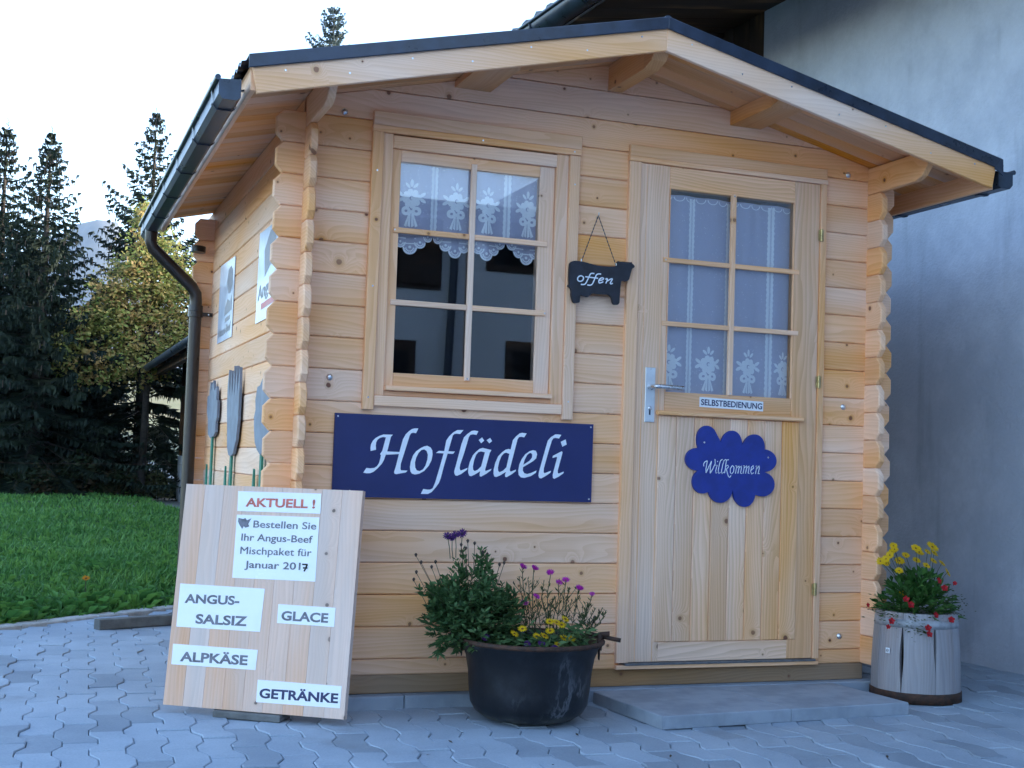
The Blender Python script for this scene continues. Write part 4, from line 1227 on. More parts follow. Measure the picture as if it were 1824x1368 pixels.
# ================================================================== LEANING NOTICE BOARD
bu, nh = Vector((.82996, -.55782, 0)), Vector((-.55782, -.82996, 0))
th_ = R(7.1)
bup = Z * math.cos(th_) - nh * math.sin(th_)
KB = .983
CAMP = Vector((-.87446, -4.56048, .88448))
BL = Vector((-.38457, .11631, .012))
board_things = []
BW, BH = .663, .764
board = thing('notice_board', BL + bu * (BW / 2), 'weathered wooden panel leaning against the cabin corner, covered in white notices', 'notice board')
board_things.append(board)
mb = MB()
npl = 9
for i in range(npl):
    a, b_ = BW * i / npl, BW * (i + 1) / npl
    plate(mb, rect(a + (.0002 if i else 0), b_ - .0002, 0, BH), BL, bu, bup, .027, .0007, 1)
mb.build('panel', BOARD_WOOD, board)
nb_ = bu.cross(bup)
mb = MB()
c0 = BL + bu * .23 + nh * .012
plate(mb, rect(0, .24, -.075, .015), (c0.x, c0.y, .0245), bu, -nh, .024, .004)
tag(mb.build('flat_stone', KERB, origin=(c0.x, c0.y, 0)), 'dark flat stone propping up the leaning notice board', 'stone')
for u in (.05, .33, .61):
    mb = MB()
    c0 = BL + bu * u + bup * (BH + .001) - nb_ * .013
    disc(mb, c0, bup, .003, 8, 0, .002)
    mb.build('nail', STEEL, board)
def notice(pts, lines, label, ink, name='paper_notice', extra=None):
    cu = sum(p[0] for p in pts) / 4; cv = sum(p[1] for p in pts) / 4
    t = thing(name, BL + bu * cu + bup * cv, label, 'notice')
    board_things.append(t)
    mb = MB(); plate(mb, pts, BL + nb_ * .0012, bu, bup, .0011, 0); mb.build('paper', PAPER, t)
    mb = MB()
    for k, (s, p0, p1, cap, bold) in enumerate(lines): put_text(mb, s, p0, p1, cap, BL + nb_ * .0012, bu, bup, .0005 + .0001 * k, bold)
    mb.build('lettering', ink, t)
    if extra: extra(t)
    return t
notice([(.206, .676), (.5158, .679), (.5127, .7485), (.202, .7455)], [('AKTUELL !', (.2345, .6935), (.494, .6975), .031, .034)], 'white strip with red AKTUELL lettering at the top of the board', REDINK)
INKL = plain('faded_ink', (.15, .145, .165), .5, 0, .25, 40)
def best_extra(t):
    mb = MB()
    c = [(.213, .652), (.232, .649), (.239, .653), (.246, .645), (.262, .653), (.256, .641), (.252, .632), (.257, .624), (.243, .619), (.236, .624), (.231, .614), (.220, .627), (.2125, .640)]
    k = [BL + nb_ * .002 + bu * a + bup * b_ for a, b_ in c]
    mb.face(k[::-1]); mb.build('cow_head_print', INKB, t)
    mb = MB()
    for pts in ([(.4665, .5035), (.486, .5035)], [(.4845, .5035), (.475, .480)], [(.4705, .4915), (.486, .492)]):
        q = [BL + nb_ * .0022 + bu * a + bup * b_ for a, b_ in pts]
        tube(mb, q, .0027, 6)
    mb.build('handwritten_digit', BLACKINK, t)
notice([(.2118, .4445), (.5186, .4475), (.5134, .6664), (.2058, .6632)],
       [('Bestellen Sie', (.2715, .6215), (.5055, .6245), .0245, .016), ('Ihr Angus-Beef', (.231, .5745), (.496, .578), .0245, .016),
        ('Mischpaket für', (.2321, .5277), (.4960, .5317), .0247, 0.0), ('Mischpaket für', (.2331, .5283), (.4970, .5323), .0247, 0.0), ('Januar 201', (.2535, .4815), (.4605, .4845), .0245, .016)],
       'large white notice about ordering an Angus-Beef Mischpaket, in the upper middle', INKL, extra=best_extra)
notice([(.0201, .266), (.3339, .267), (.3364, .4135), (.0178, .4145)], [('ANGUS-', (.0415, .350), (.2476, .3535), .031, .034), ('SALSIZ', (.0905, .282), (.2833, .2845), .033, .034)], 'white two-line notice reading ANGUS-SALSIZ at the left edge', INKB)
notice([(.3931, .3005), (.601, .300), (.600, .3640), (.3915, .3645)], [('GLACE', (.407, .312), (.5774, .3135), .032, .034)], 'small white strip reading GLACE on the right of the board', INKB)
notice([(.0161, .1375), (.3306, .139), (.332, .2065), (.015, .207)], [('ALPKÄSE', (.047, .151), (.2992, .154), .033, .034)], 'white strip reading ALPKÄSE low on the left of the board', INKB)
notice([(.3439, .0335), (.6454, .0355), (.6449, .1077), (.3422, .108)], [('GETRÄNKE', (.3535, .0495), (.637, .0525), .032, .034)], 'white strip reading GETRÄNKE at the bottom right of the board', NAVYINK)

for t in board_things:      # stand the panel a little clear of the corner logs
    t.location = CAMP + (t.location - CAMP) * KB
    t.scale = (KB, KB, KB)

# ================================================================== KERBS AND STEP SLABS
kl = ['leftmost of the row, half hidden by the leaning board', 'between the leaning board and the kettle planter', 'behind the black kettle planter', 'behind the left half of the door step', 'at the right corner behind the cask']
for i, (a, b_) in enumerate(((-.06, .431), (.434, .928), (.931, 1.425), (1.428, 1.922), (1.925, 2.46))):
    mb = MB(); plate(mb, rect(a, b_, -.02, .0455), (0, -.046, 0), X, Z, .08, .004)
    tag(mb.build('kerb_stone', CONC, origin=((a + b_) / 2, -.01, 0)), 'grey kerb stone, ' + kl[i], 'kerb stone', 'kerb stones under the cabin front')
sx, sy = Vector((1.0, .0715, 0)).normalized(), Vector((-.0715, 1.0, 0)).normalized()
S0 = Vector((1.188, -.563, 0))
sl_lab = ['front left square of the door step', 'front right square of the door step, nearest the cask', 'back left square of the door step, beside the kettle planter', 'back right square of the door step, against the cabin sill']
k = 0
for j in range(2):
    for i in range(2):
        mb = MB()
        a, b_ = i * .5315 + .001, j * .248 + .0008
        plate(mb, rect(a, a + .5295, b_, b_ + .2464), S0 + Z * (.0455 - .0008 * k), sx, sy, .0465, .003)
        c = S0 + sx * (a + .26) + sy * (b_ + .12)
        tag(mb.build('step_slab', CONC, origin=c), 'grey concrete slab, ' + sl_lab[k], 'paving slab', 'concrete slabs of the door step')
        k += 1
mb = MB(); plate(mb, rect(0, .43, .0, .05), (-.491, 2.132, .003), (.909, .417, 0), Z, .06, .004)
tag(mb.build('kerb_stone', KERB, origin=(-.30, 2.25, 0)), 'dark loose kerb stone lying at the meadow edge', 'kerb stone')

# ================================================================== PLANT TOOLS
def leaf_pts(b, d, L, w, droop, side=None):
    """bent blade: base b, direction d"""
    d = Vector(d).normalized()
    s = d.cross(Z)
    if s.length < .05: s = Vector((1, 0, 0))
    s.normalize()
    if side is not None: s = (s * math.cos(side) + d.cross(s) * math.sin(side)).normalized()
    m = Vector(b) + d * L * .5 - Z * droop * .3 * L
    e = Vector(b) + d * L - Z * droop * L
    return [Vector(b), m + s * w, e, m - s * w]
def add_leaf(mb, b, d, L, w, droop=.2, side=None, m=0):
    p = leaf_pts(b, d, L, w, droop, side)
    n = len(mb.v)
    mb.v.extend([tuple(q) for q in p]); mb.f += [(n, n + 1, n + 2), (n, n + 2, n + 3)]
    mb.uv += [(0, 0)] * 6; mb.m += [m, m]; mb.sm += [False, False]
def rdir(up=.3):
    a = random.uniform(0, 2 * math.pi)
    return Vector((math.cos(a), math.sin(a), random.uniform(-.2, 1.0) * up * 2)).normalized()

def daisy(mb, c, n, r, petals, mp=0, mc=1, cr=.3, cup=.15, wid=.55):
    c, n = Vector(c), Vector(n).normalized()
    u = n.orthogonal().normalized(); w = n.cross(u)
    for i in range(petals):
        a = 2 * math.pi * (i + random.uniform(-.15, .15)) / petals
        d = u * math.cos(a) + w * math.sin(a); t = n.cross(d)
        pw = r * wid * math.pi / petals * 1.15
        e = c + d * r * random.uniform(.9, 1.08) + n * r * cup
        mdl = c + d * r * .62 + n * r * cup * .9
        b = c + d * r * cr * .5
        mb.face([b - t * pw * .4, mdl - t * pw, e - t * pw * .45, e + t * pw * .45, mdl + t * pw, b + t * pw * .4], None, mp)
    disc(mb, c + n * .0012, n, r * cr, 10, mc, r * cr * .6)

LEAFD = foliage('bush_leaf', (.045, .105, .038), (.085, .17, .06), .35, c3=(.12, .20, .075))
LEAFG = foliage('olive_stem_leaf', (.06, .085, .03), (.10, .12, .045), .3)
LEAFC = foliage('coreopsis_leaf', (.035, .11, .025), (.075, .19, .045), .35, c3=(.10, .22, .055))
TRAIL = foliage('trailing_leaf', (.045, .075, .025), (.085, .115, .04), .3)
STEM = plain('green_stem', (.06, .07, .03), .7, 0, .3, 40)
DRY = plain('dried_flower_head', (.055, .038, .028), .9, 0, .4, 60)
PURPLE = foliage('purple_petal', (.045, .008, .085), (.075, .012, .13), .25)
MAGENTA = foliage('magenta_petal', (.42, .015, .30), (.55, .03, .42), .3)
YELLOW = foliage('yellow_petal', (.70, .42, .005), (.80, .54, .01), .3)
RED = foliage('red_petal', (.42, .010, .016), (.55, .02, .025), .25)
CORE = plain('flower_centre', (.20, .09, .01), .9, 0, .3, 90)
DCORE = plain('dark_flower_centre', (.02, .008, .03), .9, 0, .3, 90)

# ================================================================== KETTLE PLANTER
KC = Vector((.803, -.305, 0))
RT = Vector((.9372, -.3488, 0))       # towards the right as seen from the yard
def kp(px, py, dep=0.0):
    """place in the kettle by measured offset from its centre (metres)"""
    z = (1281 - py) / 510.0
    u = (px - 940) / 510.0 - .035 * z
    return KC + RT * u + Vector((-RT.y, RT.x, 0)) * dep + Z * z
kettle = thing('kettle_planter', KC, 'old black copper cauldron used as a planter in front of the cabin', 'planter')
mb = MB()
prof = [(.0, .002), (.10, .004), (.155, .012), (.188, .034), (.204, .062), (.210, .11), (.215, .17), (.224, .22), (.238, .255), (.249, .268), (.252, .274), (.246, .279), (.236, .274), (.226, .255), (.214, .22), (.0, .215)]
lathe(mb, prof, KC, 64)
mb.build('pot', KETTLE, kettle)
mb = MB(); lathe(mb, [(.222, .233), (.12, .245), (0, .250)], KC, 32); mb.build('soil', SOIL, kettle)
mb = MB()
ring = [KC + Vector((.2505 * math.cos(a), .2505 * math.sin(a), .275)) for a in np.linspace(0, 2 * math.pi, 49)]
tube(mb, ring, .0085, 8, 0, False)
mb.build('rim_ring', RUST, kettle)
for s in (-1, 1):
    mb = MB()
    c = KC + RT * s * .243
    tube(mb, [c + Z * .245 - RT * s * .006, c + Z * .30 + RT * s * .0, c + Z * .30 + RT * s * .03], .011, 8)
    tube(mb, [c + Vector((-.02, .06, .297)) - RT * s * .01, c + RT * s * .025 + Z * .288, c + RT * s * .052 + Vector((.015, -.01, .281))], .0075, 8)
    mb.build('handle', RUST, kettle)
    mb = MB(); plate(mb, [(-.034, .004), (-.02, -.022), (.02, -.022), (.034, .004), (.025, .03), (-.025, .03)], c + Z * .235 + RT * s * -.003, Vector((-RT.y, RT.x, 0)) * s, Z, .004, .001); mb.build('handle_lug', RUST, kettle)

bush = thing('leafy_bush', kp(838, 1155), 'dense green bush with a few dark purple flowers on the left of the kettle planter', 'plant')
bc = kp(838, 1150, .0); bc.z = .245
mb = MB(); st = MB()
def hull(u):   # height of the crown above the rim for lateral offset u
    return .30 * math.sqrt(max(0, 1 - (u / .19) ** 2))
for i in range(340):
    a = random.uniform(0, 2 * math.pi); rr = math.sqrt(random.random())
    el = random.uniform(.02, 1) ** .75
    tip = bc + RT * (.185 * math.cos(a) * math.sqrt(max(0, 1 - (el - .35) ** 2 * .9))) * rr ** .5 + Vector((-RT.y, RT.x, 0)) * (.165 * math.sin(a) * math.sqrt(max(0, 1 - (el - .35) ** 2 * .9))) * rr ** .5
    tip.z = bc.z - .04 + .305 * el * (1.02 - .25 * (rr if el > .5 else 0)) + random.uniform(-.015, .02)
    if i % 9 == 4: tip += RT * random.uniform(-.05, .045) + Z * random.uniform(-.03, .04)
    if i < 10: tip = bc + RT * random.uniform(-.08, .06) + Z * random.uniform(.29, .335)
    root = bc + RT * random.uniform(-.06, .06) + Vector((-RT.y, RT.x, 0)) * random.uniform(-.06, .06)
    mid = root.lerp(tip, .55) + Z * .02
    path = [root, mid, tip]
    if i % 3 == 0: tube(st, path, .0016, 4, 0, False)
    d0 = (tip - mid).normalized()
    for k_ in range(22):
        t = random.uniform(0, 1) ** .6
        p = mid.lerp(tip, t)
        d = (d0 * random.uniform(.5, 1.2) + rdir(.2) * .95)
        L = random.uniform(.022, .042) * (1.15 - .35 * t)
        add_leaf(mb, p, d, L, L * .19, random.uniform(-.05, .35), random.uniform(-1, 1))
mb.build('foliage', LEAFD, bush); st.build('stem', STEM, bush)
def flower_on(parent, c, base, mats, r, petals, n, cup=.2, cr=.3, stem_r=.0014, name='flower', wid=.55):
    mb = MB(); daisy(mb, c, n, r, petals, 0, 1, cr, cup, wid)
    mid = Vector(base).lerp(Vector(c), .5) + RT * random.uniform(-.006, .006)
    tube(mb, [base, mid, c], stem_r, 5, 2, False)
    return mb.build(name, mats, parent)
for px, py, r in ((798, 964, .017), (812, 962, .017), (824, 959, .019), (806, 968, .013)):
    c = kp(px, py, -.02); flower_on(bush, c, kp(px + (812 - px) * .3, py + 40), [PURPLE, DCORE, STEM], r, 13, (-.35 + random.uniform(-.2, .2), -.75, .6), .25)
mb = MB()
for px, py in ((834, 972), (846, 976), (742, 1000), (752, 1012), (743, 1030), (860, 992), (868, 996), (776, 1012), (822, 980), (890, 1012), (898, 1010), (737, 1045), (770, 1020), (830, 986)):
    c = kp(px, py, random.uniform(-.05, .03)); b = kp(px + (838 - px) * .25, py + 45)
    tube(mb, [b, b.lerp(c, .6), c], .0011, 4, 0, False)
    tube(mb, [c - Z * .004, c + Z * .004, c + Z * .009], [.002, .0055, .002], 6, 0)
mb.build('dried_heads', DRY, bush)

ice = thing('magenta_flowers', kp(985, 1150), 'tall loose plant with magenta flowers on thin stems at the back of the kettle', 'flowers')
mb = MB(); st = MB()
tips = [(930, 1018), (951, 1020), (981, 1027), (996, 1042), (1008, 1037), (1032, 1053), (1055, 1060), (934, 1080), (955, 1068), (970, 1040), (1000, 1062), (1020, 1075), (1045, 1092), (1062, 1086), (1075, 1085), (1082, 1090), (918, 1060), (942, 1040), (1015, 1048), (985, 1070), (965, 1085), (1070, 1100), (1048, 1078), (925, 1034)]
fl_at = {0, 1, 2, 3, 4, 5, 6, 7, 8}
for i, (px, py) in enumerate(tips):
    dep = random.uniform(.0, .1)
    c = kp(px, py, dep); b = kp(940 + (px - 940) * .62 + 10, 1152, .05); b.z = .245
    path = [b, b.lerp(c, .4) + RT * random.uniform(-.012, .012), b.lerp(c, .75) + RT * random.uniform(-.01, .01), c]
    tube(st, path, .0015, 4, 0, False)
    for k_ in range(26):
        t = random.uniform(.05, .97); q = t * 3; s = min(int(q), 2); p = path[s].lerp(path[s + 1], q - s)
        L = random.uniform(.012, .026)
        add_leaf(mb, p, Vector((0, 0, .9)) + rdir(.3) * .9, L, L * .13, .05, random.uniform(-1, 1))
    for k_ in range(3):
        p = path[1].lerp(path[2], random.random()); e = p + RT * random.uniform(-.035, .035) + Z * random.uniform(.015, .05)
        tube(st, [p, e], .001, 4, 0, False)
        for _ in range(4): add_leaf(mb, p.lerp(e, random.random()), Z + rdir(.3), random.uniform(.01, .018), .002, 0, random.uniform(-1, 1))
        if i not in fl_at: tube(mb, [e, e + Z * .008], [.003, .001], 5, 1)
mb.build('foliage', [LEAFG, DRY], ice); st.build('stem', STEM, ice)
for i in sorted(fl_at):
    c = kp(*tips[i], .03); mb = MB(); daisy(mb, c, (random.uniform(-.4, .4), -.6, .8), .0155 if i != 6 else .011, 16, 0, 1, .2, .75 if i in (0, 1, 2, 5) else .3)
    mb.build('flower', [MAGENTA, CORE], ice)

yd = thing('yellow_daisies', kp(970, 1150), 'low clump of yellow daisies in the front of the kettle planter', 'flowers')
mb = MB()
for i in range(560):
    px, dep = random.uniform(895, 1050), random.uniform(-.17, .05)
    b = kp(px, 1155, dep)
    if (b - Vector((KC.x, KC.y, b.z))).length > .215: continue
    b.z = random.uniform(.245, .29 + .04 * (px > 1000))
    L = random.uniform(.025, .055)
    add_leaf(mb, b, rdir(.35), L, L * .17, random.uniform(.0, .3), random.uniform(-1, 1))
mb.build('foliage', LEAFD, yd)
for px, py in ((916, 1126), (930, 1117), (955, 1129), (968, 1128), (978, 1119), (977, 1103), (989, 1104), (1004, 1098), (992, 1142), (1002, 1130), (1014, 1131), (998, 1108)):
    c = kp(px, py, -.10); b = kp(px, 1150, -.08)
    flower_on(yd, c, b, [YELLOW, CORE, STEM], .0165, 15, (random.uniform(-.3, .3), -.55, .8), .1, .28)
pan = thing('pansies', kp(960, 1155, -.12), 'small dark violet pansies among the yellow daisies', 'flowers')
for px, py in ((963, 1138), (938, 1140), (985, 1146), (866, 1132)):
    c = kp(px, py, -.14 if px > 900 else -.12)
    flower_on(pan, c, c - Z * .03 + Y * .02, [PURPLE, CORE, STEM], .013, 5, (-.2, -.85, .4), .05, .2, wid=.9)

# ================================================================== CASK PLANTER
CC = Vector((2.507, -.188, 0))
def cpt(px, py, dep=0.0):
    z = (1243 - py) / 445.0
    u = (px - 1630) / 445.0 - .035 * z
    return CC + RT * u + Vector((-RT.y, RT.x, 0)) * dep + Z * z
cask = thing('cask_planter', CC, 'grey half cask with gaping staves used as a planter by the barn wall', 'planter')
H_ = .335
def crad(t): return .1735 - .016 * t + .004 * math.sin(t * math.pi)
fa = math.atan2(-.80, -.60)      # towards the yard
edges = [fa - .98, fa - .33, fa + .43, fa + .98, fa + 1.42, fa + 1.98, fa + 2.6, fa + 3.2, fa + 3.75, fa + 4.3, fa + 4.8]
edges.append(edges[0] + 2 * math.pi)
gapw = {1: .050, 2: .038}
for i in range(len(edges) - 1):
    mb = MB()
    a0, a1 = edges[i], edges[i + 1]
    nz, na = 14, 6
    ru, rv = random.uniform(0, 40), random.uniform(0, 40)
    V, U, F = [], [], []
    for j in range(nz + 1):
        t = j / nz
        def g(e, t):
            w = gapw.get(e % 11, .010)
            if e % 11 == 1: return max(.006, w * math.exp(-((t - .50) / .30) ** 2) * 1.0)
            if e % 11 == 2: return max(.005, w * math.exp(-((t - .66) / .23) ** 2))
            return w * .5
        b0, b1 = a0 + g(i, t), a1 - g(i + 1, t)
        for k_ in range(na + 1):
            a = b0 + (b1 - b0) * k_ / na
            fl = crad(t) * (1 - .35 * (math.cos((a1 - a0) / 2) and (1 - math.cos((a1 - a0) / 2 - abs(a - (a0 + a1) / 2)))))
            V.append(CC + Vector((math.cos(a), math.sin(a), 0)) * fl + Z * (.012 + H_ * t)); U.append((t * H_ + ru, a * .17 + rv))
    nv = len(V)
    V += [v - Vector((v.x - CC.x, v.y - CC.y, 0)).normalized() * .022 for v in V]; U += U
    for j in range(nz):
        for k_ in range(na):
            a = j * (na + 1) + k_
            F.append((a, a + 1, a + na + 2, a + na + 1))
        for k_, s in ((0, 1), (na, -1)):
            a = j * (na + 1) + k_; q = (a, a + na + 1, a + na + 1 + nv, a + nv)
            F.append(q if s > 0 else q[::-1])
    for k_ in range(na):
        a = nz * (na + 1) + k_; F.append((a, a + 1, a + 1 + nv, a + nv))
    mb.mesh(V, F, U, 0, False)
    mb.build('stave', CASK_WOOD, cask)
mb = MB(); lathe(mb, [(.148, .012), (.130, H_ - .02), (0, H_ - .02)], CC, 32); mb.build('soil', SOIL, cask)
mb = MB(); lathe(mb, [(.174, .002), (.1775, .002), (.1770, .040), (.174, .042), (.166, .042)], CC, 48); lathe(mb, [(.0, .002), (.174, .002)], CC, 48); mb.build('bottom_hoop', RUST, cask)
HOOPG = plain('zinc_hoop', (.33, .345, .37), .6, .2, .2, 30)
mb = MB(); lathe(mb, [(.156, H_ - .044), (.1630, H_ - .044), (.1610, H_ - .012), (.154, H_ - .012)], CC, 48); mb.build('top_hoop', HOOPG, cask)
mb = MB()
tg = cpt(1581, 1155); d = Vector((tg.x - CC.x, tg.y - CC.y, 0))
na_ = Vector((math.cos(fa - .66), math.sin(fa - .66), 0)); tg = CC + na_ * .1745 + Z * .198
tex = Vector((-na_.y, na_.x, 0))
if tex.dot(RT) < 0: tex = -tex
plate(mb, rect(-.0105, .0085, -.011, .010), tg, tex, Z, .002, 0)
qq = [tg + na_ * .0006 + tex * (.005 * math.cos(a) - .001) + Z * (.0055 * math.sin(a) - .001) for a in np.linspace(0, 5.6, 14)]
tube(mb, qq, .0011, 5, 1); tube(mb, [qq[0], qq[0] - tex * .0075], .0011, 5, 1)
mb.build('price_tag', [PAPER, INKB], cask)

cor = thing('yellow_coreopsis', CC + Z * H_, 'bushy plant with yellow flowers in the grey cask', 'flowers')
mb = MB()
cb = CC + Z * (H_ - .02)
for i in range(900):
    a = random.uniform(0, 2 * math.pi); el = random.uniform(-.05, 1.0)
    d = Vector((math.cos(a) * math.cos(el * 1.45), math.sin(a) * math.cos(el * 1.45), math.sin(el * 1.45)))
    r0 = random.uniform(.35, 1.0)
    p = cb + Vector((d.x * .145, d.y * .145, d.z * .165)) * r0 + Z * .02
    L = random.uniform(.035, .075)
    add_leaf(mb, p, d + Z * .4 + rdir(.2) * .7, L, L * .15, random.uniform(.1, .6), random.uniform(-.8, .8))
mb.build('foliage', LEAFC, cor)
for px, py, r in ((1658, 974, .028), (1627, 977, .022), (1646, 986, .022), (1674, 987, .020), (1611, 1003, .022), (1603, 977, .018), (1595, 981, .016), (1583, 991, .017), (1573, 997, .016), (1570, 1003, .017), (1667, 1000, .018), (1697, 1021, .021), (1612, 1060, .016), (1590, 985, .014), (1660, 985, .016), (1620, 992, .017), (1637, 1000, .018), (1650, 1008, .018), (1600, 1018, .017), (1683, 1004, .018), (1588, 1008, .017)):
    c = cpt(px, py, random.uniform(-.09, .05)); b = cb + RT * ((px - 1630) / 445 * .45) + Z * .12
    side_ = (px - 1640) / 60
    flower_on(cor, c, b, [YELLOW, CORE, STEM], r, 10, (side_ * .5, -.60, .70 if abs(side_) < .9 else .4), .12, .19, .0012, wid=.8)
cal = thing('red_trailing_flowers', CC + Z * H_, 'trailing plant with small red flowers over the rim of the cask', 'flowers')
mb = MB()
for (ux, dp, z0, n) in ((-.10, -.10, .02, 170), (-.05, -.14, .00, 200), (.07, -.13, .06, 130), (.0, -.13, .05, 110), (-.14, -.06, .04, 60), (.12, -.08, .05, 70)):
    for _ in range(n):
        p = cb + RT * (ux + random.gauss(0, .03)) + Vector((-RT.y, RT.x, 0)) * (dp + random.gauss(0, .02)) + Z * (z0 + random.gauss(0, .028))
        L = random.uniform(.009, .02)
        add_leaf(mb, p, rdir(.3), L, L * .2, .2, random.uniform(-1, 1))
for pts in ([(-.12, -.07, .03), (-.16, -.06, .02), (-.20, -.04, .035)], [(-.05, -.16, -.02), (-.02, -.175, -.03), (.005, -.178, -.05)], [(.08, -.12, .08), (.11, -.11, .10)]):
    q = [cb + RT * u + Vector((-RT.y, RT.x, 0)) * dd + Z * z for u, dd, z in pts]
    tube(mb, q, .0015, 4, 0, False)
    for _ in range(14): add_leaf(mb, q[0].lerp(q[-1], random.random()), rdir(.3), .014, .003, .2, random.uniform(-1, 1))
mb.build('foliage', TRAIL, cal)
for px, py, dp in ((1667, 1043, -.13), (1605, 1073, -.15), (1645, 1089, -.165), (1674, 1096, -.155), (1570, 1102, -.155), (1630, 1110, -.178), (1631, 1121, -.182), (1565, 1112, -.15), (1541, 1080, -.06), (1697, 1037, -.05), (1598, 1064, -.14), (1658, 1031, -.12)):
    c = cpt(px, py, dp); mb = MB()
    daisy(mb, c, (random.uniform(-.4, .3), -.9, .35), .0135 if px not in (1565, 1541, 1697) else .0095, 5, 0, 1, .16, .45, .62)
    tube(mb, [c, c + Vector((.01, .02, -.012))], .001, 4, 2, False)
    mb.build('flower', [RED, DCORE, STEM], cal)

# ================================================================== BARN AT THE RIGHT
bd, bnn = Vector((-.0576, .9983, 0)), Vector((-.9983, -.0576, 0))   # along the wall (away from the yard), outward
BP = Vector((3.397, .65, 0))
barn = thing('barn', BP, 'large barn with rough grey plaster wall, dark timber end and corrugated roof on the right', 'barn')
def bpt(t, off, z): return BP + bd * t + bnn * off + Z * z
mb = MB()
V, F = [], []
zt = 3.76
mb.face([bpt(-6, 0, -.1), bpt(1.745, 0, -.1), bpt(1.745, 0, zt), bpt(-6, 0, zt)][::-1])
mb.face([bpt(1.745, 0, -.1), bpt(1.745, -.4, -.1), bpt(1.745, -.4, zt), bpt(1.745, 0, zt)][::-1])
mb.face([bpt(-6, 0, -.1), bpt(-6, 0, zt), bpt(-6, -6, zt + 2.2), bpt(-6, -12, zt), bpt(-6, -12, -.1)])
mb.build('plaster_wall', PLASTER, barn)
mb = MB()
t = 1.75
while t < 10.4:
    plate(mb, rect(-t - .176, -t, -.05, zt + .05), BP - bnn * .012, -bd, Z, .03, .004, 1)
    t += .178
mb.build('timber_wall', DARK_WOOD, barn)
OV, SL = 1.22, .165
mb = MB()
t = -6.2
while t < 10.6:      # soffit boards
    plate(mb, [(0, 0), (.19, 0), (.19, OV), (0, OV)], bpt(t, 0, zt), bd, bnn - Z * SL, .02, .003, 1)
    t += .193
mb.build('soffit', DARK_WOOD, barn)
t = -5.8
while t < 10:
    mb = MB()
    a, b_ = bpt(t, .0, zt - .012), bpt(t, OV - .1, zt - .012 - SL * (OV - .1))
    tube(mb, [a, b_], .055, 4, 0)
    t += 1.15
    mb.build('rafter', DARK_WOOD, barn)
mb = MB()
n = 330
V, F = [], []
for i in range(n + 1):
    t = -6.3 + 17 * i / n
    w = .028 * math.cos(2 * math.pi * t / .177)
    for off, dz in ((OV + .09, 0), (-6.0, 0)):
        V.append(bpt(t, off, zt + .115 - SL * off * (1 if off > 0 else 1.9) + w))
    V.append(bpt(t, OV + .09, zt + .085 - SL * (OV + .09) + w)); 
for i in range(n):
    a = i * 3
    F += [(a, a + 3, a + 4, a + 1), (a, a + 2, a + 5, a + 3)]
mb.mesh(V, F, None, 0, True)
mb.face([bpt(-6.3, -6, zt + 2.0), bpt(10.7, -6, zt + 2.0), bpt(10.7, -12.5, zt), bpt(-6.3, -12.5, zt)])
mb.build('corrugated_roof', SHEETC, barn)
mb = MB()
gz = zt - SL * OV + .01
prof = [(.075 * math.cos(a), .075 * math.sin(a)) for a in np.linspace(math.pi, 2 * math.pi, 13)]
V, F = [], []
for t in (-6.3, 10.7):
    for a, b_ in prof: V.append(bpt(t, OV + .10 + a, gz + b_))
k = len(prof)
F = [(i, i + 1, k + i + 1, k + i) for i in range(k - 1)]
mb.mesh(V, F, None, 0, True)
tube(mb, [bpt(-6.3, OV + .18, gz + .002), bpt(10.7, OV + .18, gz + .002)], .011, 8)
for j in range(19):
    t = -5.9 + j * .9
    tube(mb, [bpt(t, OV + .10 + .080 * math.cos(a), gz + .080 * math.sin(a)) for a in np.linspace(math.pi, 2 * math.pi, 9)], .006, 5)
mb.build('gutter', GUTTER, barn)

# ================================================================== SHED BEHIND, FARMHOUSE ACROSS THE YARD
shed = thing('shed', (1.6, 17, 0), 'dark roofed shed with brown posts and a white plinth behind the cabin', 'shed')
mb = MB(); box(mb, (1.88, 12.3, -.1), (7.0, 21.2, .80)); mb.build('plinth_wall', WHITEWALL, shed)
mb = MB()
yy = 12.3
while yy < 21.1:
    plate(mb, rect(-yy - .2, -yy, .80, 2.75), (1.92, 0, 0), (0, -1, 0), Z, .03, .004, 1); yy += .203
box(mb, (1.87, 20.95, .81), (1.91, 21.1, 2.6), .004, 0, 1)
mb.build('timber_wall', DARK_WOOD, shed)
mb = MB()
V, F = [], []
n = 180
for i in range(n + 1):
    y = 11.6 + 10.2 * i / n
    w = .022 * math.cos(2 * math.pi * y / .17)
    V += [(1.16, y, 2.46 + w), (4.7, y, 3.75 + w), (1.16, y, 2.43 + w), (4.7, y, 3.70 + w)]
for i in range(n):
    a = i * 4
    F += [(a, a + 1, a + 5, a + 4), (a + 2, a + 6, a + 7, a + 3), (a, a + 4, a + 6, a + 2)]
mb.mesh(V, F, None, 0, True)
mb.build('corrugated_roof', SHEETC, shed)
mb = MB()
for y in np.arange(12, 21.6, .95):
    mb = MB(); plate(mb, [(1.25, 2.36), (1.93, 2.61), (1.93, 2.72), (1.25, 2.46)], (0, float(y), 0), X, Z, .09, .003); mb.build('rafter', DARK_WOOD, shed)
mb = MB(); box(mb, (1.30, 11.7, 2.27), (1.40, 21.6, 2.38), .004); mb.build('eave_beam', DARK_WOOD, shed)
mb = MB(); tube(mb, [(1.12, 11.6, 2.38), (1.12, 21.8, 2.38)], .06, 10); mb.build('gutter', GUTTER, shed)

